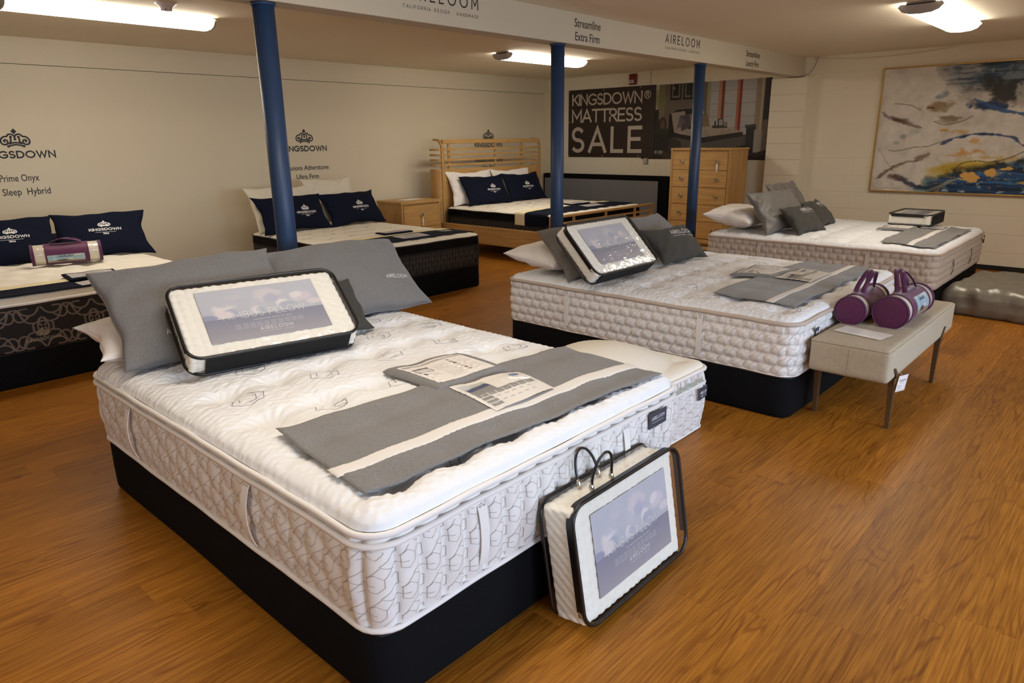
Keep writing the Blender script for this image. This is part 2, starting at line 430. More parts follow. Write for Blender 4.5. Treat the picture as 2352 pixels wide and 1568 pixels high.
NICKEL = mat('nickel', col(205, 198, 182), .25, metal=1)
OAKX = wood('oak_x', col(200, 160, 100), col(178, 137, 80), 0)
OAKZ = wood('oak_z', col(196, 156, 98), col(172, 131, 76), 2)
OAKY = wood('oak_y', col(206, 166, 106), col(182, 140, 84), 1)
RED = mat('alarm_red', col(120, 14, 14), .35)
GREYPLAS = mat('grey_plastic', col(150, 146, 142), .5)
HBLACK = mat('black_velvet', col(9, 9, 10), .9, spec=.2)
HGREY = mat('grey_panel_fabric', col(122, 122, 126), .85, bump=(200, .1))
LAMP = mat('lamp_diffuser', (1, 1, 1, 1), .5, emit=((LAMP_COLOR[0], LAMP_COLOR[1], LAMP_COLOR[2], 1), LAMP_POWER))

def clear_plastic(name, refl=.10, crinkle=22, strength=.35, tint=(1, 1, 1, 1)):
    m = bpy.data.materials.new(name); m.use_nodes = True; nt = m.node_tree
    for n in list(nt.nodes):
        if n.type != 'OUTPUT_MATERIAL': nt.nodes.remove(n)
    out = [n for n in nt.nodes if n.type == 'OUTPUT_MATERIAL'][0]
    tr = nt.nodes.new('ShaderNodeBsdfTransparent'); tr.inputs[0].default_value = tint
    gl = nt.nodes.new('ShaderNodeBsdfGlossy'); gl.inputs['Roughness'].default_value = .06
    mx = nt.nodes.new('ShaderNodeMixShader'); geo = nt.nodes.new('ShaderNodeNewGeometry')
    def mth(op, a=None, b=None, va=None, vb=None):   # Schlick reflectance of a thin film, the same from both sides
        n = nt.nodes.new('ShaderNodeMath'); n.operation = op
        if a is not None: nt.links.new(a, n.inputs[0])
        if b is not None: nt.links.new(b, n.inputs[1])
        if va is not None: n.inputs[0].default_value = va
        if vb is not None: n.inputs[1].default_value = vb
        return n.outputs[0]
    tc = nt.nodes.new('ShaderNodeTexCoord'); n = nt.nodes.new('ShaderNodeTexNoise'); n.inputs['Scale'].default_value = crinkle; n.inputs['Detail'].default_value = 2; n.inputs['Distortion'].default_value = 1.2
    bp = nt.nodes.new('ShaderNodeBump'); bp.inputs['Strength'].default_value = strength; bp.inputs['Distance'].default_value = .02
    nt.links.new(tc.outputs['Object'], n.inputs['Vector']); nt.links.new(n.outputs['Fac'], bp.inputs['Height'])
    nt.links.new(bp.outputs['Normal'], gl.inputs['Normal'])
    dt = nt.nodes.new('ShaderNodeVectorMath'); dt.operation = 'DOT_PRODUCT'; nt.links.new(geo.outputs['Incoming'], dt.inputs[0]); nt.links.new(bp.outputs['Normal'], dt.inputs[1])
    c1 = mth('SUBTRACT', va=1.0, b=mth('ABSOLUTE', dt.outputs['Value'])); p5 = mth('POWER', c1, vb=5.0); fac = mth('ADD', mth('MULTIPLY', p5, vb=.7), vb=refl)
    nt.links.new(fac, mx.inputs[0])
    nt.links.new(tr.outputs[0], mx.inputs[1]); nt.links.new(gl.outputs[0], mx.inputs[2]); nt.links.new(mx.outputs[0], out.inputs['Surface'])
    return m
CLEAR = clear_plastic('clear_vinyl', .085, 12, .28)
CLEARF = clear_plastic('smooth_clear_vinyl', .02, 5, .03)

def plank_mat(name, attr):
    m = bpy.data.materials.new(name); m.use_nodes = True; nt = m.node_tree; b = nt.nodes['Principled BSDF']; L = nt.links.new
    def node(t, **k):
        n = nt.nodes.new(t)
        for a, v in k.items(): setattr(n, a, v)
        return n
    geo = node('ShaderNodeNewGeometry')
    if attr: src = node('ShaderNodeAttribute', attribute_name='plank_tone').outputs['Fac']
    else: src = node('ShaderNodeObjectInfo').outputs['Random']
    sc = node('ShaderNodeMath', operation='MULTIPLY'); sc.inputs[1].default_value = 37.0; L(src, sc.inputs[0])
    cb = node('ShaderNodeCombineXYZ'); L(sc.outputs[0], cb.inputs[0]); L(sc.outputs[0], cb.inputs[2])
    ad = node('ShaderNodeVectorMath', operation='ADD'); L(geo.outputs['Position'], ad.inputs[0]); L(cb.outputs[0], ad.inputs[1])
    mp = node('ShaderNodeMapping'); mp.inputs['Scale'].default_value = (1.3, 8.5, 1.0); L(ad.outputs[0], mp.inputs['Vector'])
    n1 = node('ShaderNodeTexNoise'); n1.inputs['Scale'].default_value = 1.15; n1.inputs['Detail'].default_value = 1.5; n1.inputs['Distortion'].default_value = .25; L(mp.outputs[0], n1.inputs['Vector'])
    # growth rings: bands of the stretched noise
    r1 = node('ShaderNodeMath', operation='MULTIPLY'); r1.inputs[1].default_value = 62.0; L(n1.outputs['Fac'], r1.inputs[0])
    r2 = node('ShaderNodeMath', operation='SINE'); L(r1.outputs[0], r2.inputs[0])
    mrr = node('ShaderNodeMapRange'); mrr.inputs['From Min'].default_value = .35; mrr.inputs['From Max'].default_value = 1.0; L(r2.outputs[0], mrr.inputs['Value'])
    mk = node('ShaderNodeTexNoise'); mk.inputs['Scale'].default_value = .9; mk.inputs['Detail'].default_value = 2; L(mp.outputs[0], mk.inputs['Vector'])
    mkr = node('ShaderNodeMapRange'); mkr.inputs['From Min'].default_value = .42; mkr.inputs['From Max'].default_value = .66; L(mk.outputs['Fac'], mkr.inputs['Value'])
    ring = node('ShaderNodeMath', operation='MULTIPLY'); L(mrr.outputs[0], ring.inputs[0]); L(mkr.outputs[0], ring.inputs[1])
    mp2 = node('ShaderNodeMapping'); mp2.inputs['Scale'].default_value = (3.0, 90, 1.0); L(ad.outputs[0], mp2.inputs['Vector'])
    n2 = node('ShaderNodeTexNoise'); n2.inputs['Scale'].default_value = 1.6; n2.inputs['Detail'].default_value = 5; L(mp2.outputs[0], n2.inputs['Vector'])
    cr = node('ShaderNodeValToRGB'); e = cr.color_ramp.elements; e[0].position = .32; e[1].position = .68
    e[0].color = col(132, 79, 18); e[1].color = col(174, 114, 36)
    L(n2.outputs['Fac'], cr.inputs['Fac'])
    mx = node('ShaderNodeMixRGB', blend_type='MULTIPLY'); mx.inputs[2].default_value = (.56, .44, .34, 1)
    k = node('ShaderNodeMath', operation='MULTIPLY'); k.inputs[1].default_value = .75; L(ring.outputs[0], k.inputs[0]); L(k.outputs[0], mx.inputs[0]); L(cr.outputs[0], mx.inputs[1])
    tn = node('ShaderNodeMapRange'); tn.inputs['To Min'].default_value = .82; tn.inputs['To Max'].default_value = 1.12; L(src, tn.inputs['Value'])
    vm = node('ShaderNodeVectorMath', operation='SCALE'); L(mx.outputs[0], vm.inputs[0]); L(tn.outputs[0], vm.inputs['Scale'])
    L(vm.outputs[0], b.inputs['Base Color']); b.inputs['Roughness'].default_value = .42; b.inputs['Specular IOR Level'].default_value = .28
    bp = node('ShaderNodeBump'); bp.inputs['Strength'].default_value = .12; bp.inputs['Distance'].default_value = .003; L(n2.outputs['Fac'], bp.inputs['Height']); L(bp.outputs[0], b.inputs['Normal'])
    return m

# ------------------------------------------------------------------ the room
WY, WX, CZ = 7.84, 9.46, 2.44
X0, Y0 = -3.4, -3.2
box('floor', (X0, Y0, -.06), (WX, WY, -.008), mat('subfloor', col(40, 26, 14), .9), kind='structure')
floor = bpy.data.objects['floor']
PW, PL = .182, 1.22
bmp = bmesh.new(); box_bm(bmp, (0.0001, .0001, -.008), (PL-.0001, PW-.0001, 0), .0003, 1); plank_me = bm_mesh('plank', bmp); plank_me.materials.append(plank_mat('oak_plank', False))
cand = []
row = 0; y = Y0
offs = [0, .41, .82, .2, .63, 1.02, .33, .75]
while y < WY-.01:
    x = X0-offs[(row*3) % 8]
    while x < WX:
        xa, xb = max(x, X0), min(x+PL, WX); yb = min(y+PW, WY)
        if xb-xa > .02: cand.append((xa, y, xb, yb, x))
        x += PL
    y += PW; row += 1
def plank_vis(c):
    best = None
    for sx in (c[0], (c[0]+c[2])/2, c[2]):
        for sy in (c[1], c[3]):
            d = (np.array([sx, sy, 0])-[0, 0, CAM_H]) @ _f
            if d < .6: continue
            px, py, _ = project((sx, sy, 0))
            if -60 < px < 2412 and 300 < py < 1640: best = min(best or 99, d)
    if best is None: return None
    cx, cy = (c[0]+c[2])/2, (c[1]+c[3])/2     # planks wholly under the beds show nothing
    for (a0, b0, a1, b1) in ((.95, 1.4, 2.35, 3.3), (3.65, 1.3, 5.4, 3.3), (6.6, 1.3, 8.4, 3.3), (.5, 5.3, 2.2, 7.2), (3.8, 5.3, 5.1, 7.2)):
        if c[0] > a0 and c[2] < a1 and c[1] > b0 and c[3] < b1: return None
    return best
vis = sorted([(plank_vis(c), i) for i, c in enumerate(cand) if plank_vis(c) is not None])
single = {i for d, i in vis[:285]}
restV = []
for i, c in enumerate(cand):
    full = abs(c[2]-c[0]-PL) < 1e-6 and abs(c[3]-c[1]-PW) < 1e-6
    if i in single:
        if full: me = plank_me
        else:
            bq = bmesh.new(); box_bm(bq, (0.0001, .0001, -.008), (c[2]-c[0]-.0001, c[3]-c[1]-.0001, 0), .0003, 1); me = bm_mesh('plank', bq); me.materials.append(plank_me.materials[0])
        link('plank', me, None, floor, loc=(c[0], c[1], 0))
    else: restV.append(c)
V = []; Fc = []; tone = []
for c in restV:
    n = len(V); a, b_, c2, d = c[0]+.0004, c[1]+.0004, c[2]-.0004, c[3]-.0004
    V += [(a, b_, 0), (c2, b_, 0), (c2, d, 0), (a, d, 0), (a, b_, -.008), (c2, b_, -.008), (c2, d, -.008), (a, d, -.008)]
    Fc += [(n, n+1, n+2, n+3), (n, n+4, n+5, n+1), (n+1, n+5, n+6, n+2), (n+2, n+6, n+7, n+3), (n+3, n+7, n+4, n)]; tone += [random.random()]*8
me = mk_mesh('planks', V, Fc); at = me.attributes.new('plank_tone', 'FLOAT', 'POINT'); at.data.foreach_set('value', tone)
link('planks', me, plank_mat('oak_plank_rest', True), floor, kind='stuff')

box('ceiling', (X0, Y0, CZ), (WX, WY, CZ+.1), CEIL, kind='structure')
wl = box('wall_left', (X0, WY+.02, 0), (WX+.1, WY+.14, CZ), mat('dark_gap', col(70, 62, 52), .9), kind='structure')
# white boarding with an open seam at the top and at the right end
for nm, a, b in (('wall_board', (X0, WY, 0), (9.105, WY+.02, 2.206)), ('wall_board', (X0, WY, 2.211), (WX, WY+.02, CZ)), ('wall_board', (9.109, WY, 0), (WX, WY+.02, 2.206))):
    box(nm, a, b, WHITE, wl)
V, Fc = [], []
wb = box('wall_back', (WX, Y0, 0), (WX+.12, WY, CZ), WHITE2, kind='structure')
# painted concrete blocks: each course a row of blocks standing a hair proud of filled joints
BH, BL = .2033, .406
bpanel = []
bm = bmesh.new(); box_bm(bm, (-.004, .0002, .0009), (.004, BL-.0002, BH-.0009), .0002, 1); blk = bm_mesh('block', bm); blk.materials.append(WHITE2)
for r in range(12):
    yy = Y0+(BL/2 if r % 2 else 0)-BL/2
    while yy < WY-.01:
        if .2 < yy < 3.4 and True:
            link('block', blk, None, wb, loc=(WX, yy, r*BH))
        yy += BL
bm = bmesh.new()
for r in range(12):
    yy = Y0+(BL/2 if r % 2 else 0)-BL/2
    while yy < WY-.01:
        if not (.2 < yy < 3.4): box_bm(bm, (WX-.004, max(yy, Y0)+.0012, r*BH+.0012), (WX+.004, min(yy+BL, WY)-.0012, min((r+1)*BH, CZ)-.0012))
        yy += BL
link('blocks', bm_mesh('blocks', bm), WHITE2, wb, kind='stuff')
box('wall_rear', (X0-.12, Y0, 0), (X0, WY, CZ), WHITE, kind='structure')
bm = bmesh.new()
for a, b in (((X0, -3.32, 0), (WX, -3.2, .8)), ((X0, -3.32, 2.1), (WX, -3.2, CZ)), ((X0, -3.32, .8), (-.6, -3.2, 2.1)), ((1.4, -3.32, .8), (2.6, -3.2, 2.1)), ((4.6, -3.32, .8), (WX, -3.2, 2.1))): box_bm(bm, a, b)
link('wall_right', bm_mesh('wall_right', bm), WHITE, kind='structure')
box('baseboard_back', (WX-.016, Y0, 0), (WX-.004, 3.5, .055), BLACKV, kind='structure')
# block piers on the back wall
pier = link('trim_1', bpy.data.meshes.new('pier'), None, kind='structure')
bm = bmesh.new(); box_bm(bm, (9.318, 3.515, 0), (WX-.004, 3.965, 2.2), 0); bm2 = bm; pier.data = bm_mesh('pier', bm); pier.data.materials.append(WHITE2)
for r in range(11):
    box('block', (9.306, 3.512, r*.2+.001), (9.32, 3.968, (r+1)*.2-.001), WHITE2, pier, bev=.002, seg=1)
box('trim_2', (9.36, 7.70, 0), (WX-.004, WY, 2.25), WHITE, kind='structure', bev=.003)
# the boxed beam with its lettering
beam = box('trim_3', (X0, 3.61, 2.21), (WX-.005, 3.78, CZ), BEAMW, kind='structure', bev=.004)
beam.data.name = 'beam'
FB = lambda x, z: (x, 3.6085, z)
def beam_text(name, v2f, cx, z, m): decal(name, shift2d(v2f, cx, z), lambda x, z_: (x, np.full_like(x, 3.6085), z_), m, beam)
for cx in (3.297, 6.366):
    beam_text('lettering', text2d('AIRELOOM', .068, .0085, width=.64), cx, 2.338, LETTER)
    beam_text('lettering', text2d('CALIFORNIA DESIGN \u00b7 HANDMADE', .018, .0022, width=.645), cx, 2.283, LETTER)
for cx, b_ in ((4.852, 'Extra Firm'), (7.908, 'Luxury Firm')):
    beam_text('lettering', bf_text('Streamline', .062, .345, bold=.008), cx, 2.337, GREYLET)
    beam_text('lettering', bf_text(b_, .062, .325, bold=.008), cx, 2.240, GREYLET)
# lettering and crowns on the left wall
def wall_text(v2f, cx, z): decal('lettering', shift2d(v2f, cx, z), lambda x, z_: (x, np.full_like(x, WY-.0015), z_), LETTER, wl)
for cx in (1.815, 4.806, 8.02):
    wall_text(kingsdown_logo(.117), cx, 1.553)
wall_text(bf_text('Prime Onyx', .062, .315, align='l', bold=.006), 1.632, 1.182)
wall_text(bf_text('Sleep  Hybrid', .062, .385, align='l', bold=.006), 1.635, 1.058)
for cx, b_ in ((4.806, 'Ultra Firm'), (8.02, 'Ultra Plush')):
    wall_text(bf_text('Passions Atherstone', .056, .62, bold=.008), cx, 1.168)
    wall_text(bf_text(b_, .056, .31, bold=.008), cx, 1.062)
# posts
def post(x, y, r, lab):
    t = empty('support_post', (x, y, 0), 0, lab, 'post', 'round blue posts under the beam')
    lathe('shaft', [(r, 0), (r, 2.2)], BLUE, t, 40)
    lathe('cap_plate', [(r*1.15, 2.196), (r*1.15, 2.209)], BLUE, t, 40)
    lathe('base_plate', [(r*1.5, .0005), (r*1.5, .012)], BLUE, t, 24)
post(2.088, 3.69, .057, 'thick blue round post rising behind the nearest bed pillows')
post(4.572, 3.69, .054, 'blue round post in front of the wooden slatted bed, second along beam')
post(6.873, 3.69, .055, 'blue round post crossing in front of the tall oak dresser')

# ------------------------------------------------------------------ ceiling lamps
def lamp(cx, cy, lab):
    t = empty('ceiling_lamp', (cx, cy, CZ), 0, lab, 'ceiling light', 'wraparound fluorescent ceiling lamps'); L = .70
    box('housing', (-L, -.10, -.022), (L, .10, -.001), GREYPLAS, t, bev=.003)
    prof = [(-.135, -.012), (-.150, -.030), (-.120, -.062), (-.075, -.078), (0, -.083), (.075, -.078), (.120, -.062), (.150, -.030), (.135, -.012)]
    V = [(x, y, z) for x in (-L+.012, L-.012) for y, z in prof]; n = len(prof)
    Fc = [(i, i+1, n+i+1, n+i) for i in range(n-1)]+[tuple(range(n)), tuple(range(2*n-1, n-1, -1))]
    link('diffuser', mk_mesh('diffuser', V, Fc), LAMP, t)
    for s in (-1, 1):
        p2 = [(y*1.02, z*1.04) for y, z in prof]; a, b = (L-.014)*s, L*s
        V = [(x, y, z) for x in (a, b) for y, z in p2]
        link('end_cap', mk_mesh('end_cap', V, Fc), mat('lamp_end_cap', col(172, 168, 164), .5) , t)
    return t
lamp(2.10, 5.82, 'long lit ceiling lamp at upper left near smoke detector')
lamp(6.80, 5.72, 'lit ceiling lamp half hidden behind the second blue post')
lamp(6.88, 1.56, 'lit ceiling lamp at upper right above the abstract painting')
lamp(1.45, 1.80, 'lit ceiling lamp above the nearest bed, outside the frame')
lamp(-1.30, 1.50, 'lit ceiling lamp to the left of the viewpoint')
lamp(6.20, -1.45, 'added unseen ceiling lamp at the right rear for extra light')  # added out of view only to brighten the room from behind
sd = lathe('smoke_detector', [(.071, -.001), (.071, -.006), (.062, -.012), (.045, -.026), (.036, -.045), (.033, -.052), (.0, -.053)], mat('white_plastic', col(225, 222, 226), .4), None, 32,
           loc=(2.285, 5.34, CZ), label='small white smoke detector on the ceiling beside the left lamp', cat='smoke detector')
for k in range(6):
    a = k*PI/3; box('vent_slot', (.034*math.cos(a)-.004, .034*math.sin(a)-.004, -.05), (.034*math.cos(a)+.004, .034*math.sin(a)+.004, -.044), mat('slot_blue', col(60, 60, 110), .5), sd)
# ------------------------------------------------------------------ beds
def sq2disc(a, b): return a*np.sqrt(1-b*b/2), b*np.sqrt(1-a*a/2)
def round_rect(u, v, w, l, r):
    """u,v in 0..1 on the rectangle -> x,y with rounded corners"""
    x = u*w; y = v*l
    cx = np.clip(x, r, w-r); cy = np.clip(y, r, l-r); dx = (x-cx)/r; dy = (y-cy)/r
    ax, ay = sq2disc(np.clip(dx, -1, 1), np.clip(dy, -1, 1))
    return cx+ax*r, cy+ay*r
def edge_dist(x, y, w, l, r):
    qx = np.abs(x-w/2)-(w/2-r); qy = np.abs(y-l/2)-(l/2-r)
    return -(np.hypot(np.maximum(qx, 0), np.maximum(qy, 0))+np.minimum(np.maximum(qx, qy), 0)-r)

class Bed: pass
def perim(B, s):
    """point and outward normal along the rounded outline; s=0 at the head end of the left side, then foot, right, head"""
    w, l, r = B.w, B.l, B.r; s = np.asarray(s, float)
    segs = [l-2*r, PI*r/2, w-2*r, PI*r/2, l-2*r, PI*r/2, w-2*r, PI*r/2]; c = np.concatenate([[0], np.cumsum(segs)]); T = c[-1]; s = np.mod(s, T)
    k = np.clip(np.searchsorted(c, s, side='right')-1, 0, 7); t = s-c[k]
    x = np.zeros_like(s); y = np.zeros_like(s); nx = np.zeros_like(s); ny = np.zeros_like(s)
    def put(i, X, Y, NX, NY):
        m = k == i; x[m] = X(t[m]); y[m] = Y(t[m]); nx[m] = NX(t[m]); ny[m] = NY(t[m])
    o = lambda v: (lambda t: np.full_like(t, v))
    put(0, o(0), lambda t: l-r-t, o(-1), o(0))
    put(1, lambda t: r-r*np.cos(t/r), lambda t: r-r*np.sin(t/r), lambda t: -np.cos(t/r), lambda t: -np.sin(t/r))
    put(2, lambda t: r+t, o(0), o(0), o(-1))
    put(3, lambda t: w-r+r*np.sin(t/r), lambda t: r-r*np.cos(t/r), lambda t: np.sin(t/r), lambda t: -np.cos(t/r))
    put(4, o(w), lambda t: r+t, o(1), o(0))
    put(5, lambda t: w-r+r*np.cos(t/r), lambda t: l-r+r*np.sin(t/r), lambda t: np.cos(t/r), lambda t: np.sin(t/r))
    put(6, lambda t: w-r-t, o(l), o(0), o(1))
    put(7, lambda t: r-r*np.sin(t/r), lambda t: l-r+r*np.cos(t/r), lambda t: -np.sin(t/r), lambda t: np.cos(t/r))
    return x, y, nx, ny, T
def s_foot(B, x): return B.l-2*B.r+PI*B.r/2+(x-B.r)
def s_left(B, y): return B.l-B.r-y
def s_right(B, y): return (B.l-2*B.r)+PI*B.r+(B.w-2*B.r)+(y-B.r)

def side_pt(B, s, z, off=0):
    x, y, nx, ny, T = perim(B, s); d = B.side(s, z)+off
    return x+nx*d, y+ny*d, z
def tufts(px, py, x0, y0, amp, sg, stag=0.0, wr=.0):
    def f(x, y):
        row = np.floor((y-y0)/py+.5); xo = x0+np.where(np.mod(row, 2) > .5, stag*px, 0)
        dx = np.mod(x-xo+px/2, px)-px/2; dy = np.mod(y-y0+py/2, py)-py/2; d2 = dx*dx+dy*dy
        h = -amp*np.exp(-d2/(2*sg*sg))-.26*amp*np.exp(-dy*dy/(2*(sg*.75)**2))-.22*amp*np.exp(-dx*dx/(2*(sg*.7)**2))
        if wr: h += wr*np.cos(13*np.arctan2(dy, dx)+x*9)*np.exp(-d2/(2*(1.5*sg)**2))*np.clip(np.sqrt(d2)/.04, 0, 1)
        return h
    return f
def make_mattress(name, loc, w, l, z0, zt, crown, label, group, tapes, quilt, side, knit=None, border=None, r=.085, res=.0105, puck=.0012, E=.075, tape_m=None, zs=26, edgez=None, tr=.011):
    B = Bed(); B.w, B.l, B.r, B.z0, B.zt, B.crown = w, l, r, z0, zt, crown; B.loc = loc
    B.side = side(B)
    def top(x, y):
        x = np.asarray(x, float); y = np.asarray(y, float)
        e = np.clip(edge_dist(x, y, w, l, r), 0, None); k = np.clip(e/E, 0, 1); rise = np.sqrt(np.clip(1-(1-k)**2, 0, 1))
        cen = np.clip(e/.5, 0, 1); cen = cen*cen*(3-2*cen)
        z = zt+crown*(.72*rise+.28*cen)
        fade = np.clip((e-.02)/.09, 0, 1)
        z = z+quilt(x, y)*fade
        if puck: z = z+puck*(np.sin(x*2*PI/.048+np.sin(y*17)*1.3)*np.sin(y*2*PI/.036+np.sin(x*13)*1.6)+.5*np.sin(x*2*PI/.029+y*40)*np.sin(y*2*PI/.027-x*31))*np.clip(e/.03, 0, 1)
        if edgez is not None: z = z+edgez(x, y)
        return z
    B.top = top
    root = empty(name, (loc[0], loc[1], z0), 0, label, 'mattress', group); B.root = root
    nu, nv = int(w/res), int(l/res)
    a = np.linspace(0, 1, nu); b = np.linspace(0, 1, nv)
    wp = lambda t, L: t+(-.055/L)*np.sin(2*PI*t)/1.0*.9
    U, Vv = np.meshgrid(wp(a, w), wp(b, l), indexing='ij')
    X, Y = round_rect(U, Vv, w, l, r); Z = top(X, Y)
    X = X; P = np.stack([X, Y, Z-z0], -1).reshape(-1, 3)
    link('quilted_top', mk_mesh('quilted_top', P, grid_faces(nu, nv), True), knit or MWHITE, root)
    *_, T = perim(B, np.zeros(1)); n = int(T/.0065); S = np.arange(n)*T/n; Zs = np.linspace(z0, zt, zs)
    SS, ZZ = np.meshgrid(S, Zs, indexing='ij'); x, y, nx, ny, _ = perim(B, SS.ravel()); d = B.side(SS.ravel(), ZZ.ravel())
    V = np.stack([x+nx*d, y+ny*d, ZZ.ravel()-z0], -1)
    # close the underside
    V = np.concatenate([V, [[w/2, l/2, 0]]]); Fc = [tuple(q) for q in grid_faces(n, zs, True)]
    c = len(V)-1; Fc += [(i*zs, c, ((i+1) % n)*zs) for i in range(n)]
    bo = link('border', mk_mesh('border', V, Fc, True), border or MSIDE, root); B.border = bo
    for (z, rad, off, m) in tapes:
        S2 = np.arange(0, T, .025); x, y, nx, ny, _ = perim(B, S2)
        k = np.interp(0, [0], [0]); wob = .0015*np.sin(S2*9)+.001*np.sin(S2*23)
        tube_obj('piping', np.stack([x+nx*off, y+ny*off, np.full_like(x, z-z0)+wob+(edgez(x, y) if edgez is not None and z > z0+.05 else 0)], -1), rad, m, root, 8, True)
    return B
def on_side(B, name, v2f, m, off=.0012, parent=None, **k):
    V, Fc = v2f; x, y, z = side_pt(B, V[:, 0], V[:, 1], off)
    return link(name, layered(mk_mesh(name, np.stack([x, y, z-B.z0], 1), Fc), V), m, parent or B.border, **k)
def on_top(B, name, v2f, m, off=.0012, parent=None, **k):
    V, Fc = v2f; return link(name, mk_mesh(name, np.stack([V[:, 0], V[:, 1], B.top(V[:, 0], V[:, 1])+off-B.z0], 1), Fc), m, parent or B.root, **k)

def foundation(x, y, w, l, h, label, inset=.006, m=None, name='box_foundation'):
    t = empty(name, (x, y, 0), 0, label, 'box spring', 'black box foundations under the mattresses')
    B = Bed(); B.w, B.l, B.r = w-2*inset, l-2*inset, .06
    *_, T = perim(B, np.zeros(1)); n = 120; S = np.arange(n)*T/n; zz = np.array([.001, .006, .02, h*.5, h-.012, h-.004, h-.0005]); of = np.array([-.012, -.004, 0, .002, 0, -.004, -.014])
    SS, ZZ = np.meshgrid(S, zz, indexing='ij'); OO = np.meshgrid(S, of, indexing='ij')[1]
    px, py, nx, ny, _ = perim(B, SS.ravel()); wave = .0025*np.sin(SS.ravel()*5+1)
    V = np.stack([px+nx*(OO.ravel()+wave)+inset, py+ny*(OO.ravel()+wave)+inset, ZZ.ravel()], -1); k = len(zz)
    Fc = [tuple(q) for q in grid_faces(n, k, True)]+[tuple(i*k for i in range(n)), tuple(i*k+k-1 for i in range(n-1, -1, -1))]
    link('cover', mk_mesh('cover', V, Fc, True), m or BOXCLOTH, t)
    px, py, nx, ny, _ = perim(B, np.arange(0, T, .05))
    tube_obj('edge_welt', np.stack([px+inset+nx*.001, py+inset+ny*.001, np.full_like(px, h-.006)], -1), .004, BLACKV, t, 6, True)
    return t
def diamond_side(B):
    def f(s, z):
        h = (z-B.z0)/(B.zt-B.z0); fl = (s > s_foot(B, -.05)) & (s < s_foot(B, B.w+.05))
        a = np.abs(np.sin(PI*s/.086)); b1 = np.abs(np.sin(PI*(s*.55+(z-B.z0))/.105)); b2 = np.abs(np.sin(PI*(s*.62-(z-B.z0))/.118))
        ch = np.mod(s, .082); ch = np.minimum(ch, .082-ch); q = np.where(fl, (1-np.exp(-(ch/.013)**1.5))*1.3*(.75+.25*b2**.5), a**.5*.45+b1**.5*.55)
        env = np.clip(np.sin(PI*np.clip(h, 0, 1)), 0, 1)**.35
        return .019*q*env+.009*np.sin(PI*np.clip(h, 0, 1))-.010
    return f
def brick_side(B, rows=5, cw=.078, amp=.018):
    def f(s, z):
        h = (z-B.z0)/(B.zt-B.z0); row = np.floor(np.clip(h, 0, .999)*rows); ph = h*rows-row
        so = s+np.where(np.mod(row, 2) > .5, cw/2, 0)+row*.006
        q = np.abs(np.sin(PI*so/cw))**.5*.75+.25; v = np.sin(PI*np.clip(ph, 0, 1))**.55
        return amp*q*v+.008*np.sin(PI*np.clip(h, 0, 1))-.005
    return f
def plain_side(B):
    def f(s, z):
        h = (z-B.z0)/(B.zt-B.z0)
        return .008*np.sin(PI*np.clip(h, 0, 1))**.6+.0025*np.abs(np.sin(PI*s/.15))*np.sin(PI*np.clip(h, 0, 1))-.003
    return f
def hex_lines(s0, s1, z0, z1, cw=.082, ch=.094):
    """two overlapping nets of open hexagons, as stitched on the mattress borders"""
    st = []; i = -1; s = s0
    while s < s1:
        z = z0-ch+(ch/2 if i % 2 else 0)
        while z < z1+ch:
            c = s+cw/2; m = z+ch/2; a = cw*.46; b = ch*.5
            st += [[(c-a, m-b*.42), (c-a, m+b*.30), (c-a*.1, m+b*.98), (c+a*.75, m+b*.62)],
                   [(c-a*.15, m-b*.98), (c+a, m-b*.40), (c+a, m+b*.28), (c+a*.55, m+b*.20)],
                   [(c-a*.95, m-b*.42), (c-a*.35, m-b*.62), (c+a*.1, m-b*.30), (c+a*.1, m+b*.22), (c+a*.95, m+b*.95), (c+a*1.7, m+b*.85)],
                   [(c+a*.1, m+b*.22), (c-a*.5, m+b*.55), (c-a*1.05, m+b*.32)]]
            z += ch
        s += cw; i += 1
    def clip(q):
        out = [[]]
        for p in resamp(q, .006):
            if z0 <= p[1] <= z1: out[-1].append(p)
            elif out[-1]: out.append([])
        return [o for o in out if len(o) > 2]
    return [o for q in st for o in clip(q)]
def cube_motif(cx, cy, s, k=0):
    """the hexagon line motif embroidered on the top panels"""
    c = [(cx+s*x, cy+s*y) for x, y in ((-.9, -.15), (-.5, .55), (.35, .75), (.95, .2), (.6, -.5), (-.2, -.75))]
    i = [(cx+s*x, cy+s*y) for x, y in ((-.45, -.05), (-.25, .4), (.25, .45), (.5, .15), (.3, -.3), (-.1, -.42))]
    v = k % 3
    if v == 0: return [[c[5], c[0], c[1]], [c[2], c[3], c[4], c[5]], [i[0], i[1]], [i[5], i[4]], [i[2], i[3]], [c[3], i[3]], [i[4], c[4]]]
    if v == 1: return [[c[0], c[1]], [i[0], i[1]], [c[2], c[3], c[4]], [i[2], i[3], i[4], i[5]], [c[0], c[5], c[4]]]
    return [[c[1], c[2], c[3], c[4]], [i[1], i[2], i[3]], [c[0], c[5]], [i[0], i[5], i[4]], [c[4], i[4]]]
def motifs(B, px, py, x0, y0, s, w, step=.012, margin=.07, seed=0):
    st = []; r = random.Random(seed); j = 0; y = y0
    while y < B.l-margin:
        x = x0+(px/2 if j % 2 else 0); i = 0
        while x < B.w-margin:
            if x > margin: st += cube_motif(x, y, s, i+j+r.randint(0, 1))
            x += px; i += 1
        y += py; j += 1
    V, Fc = strokes2d(st, w, step); return V, Fc
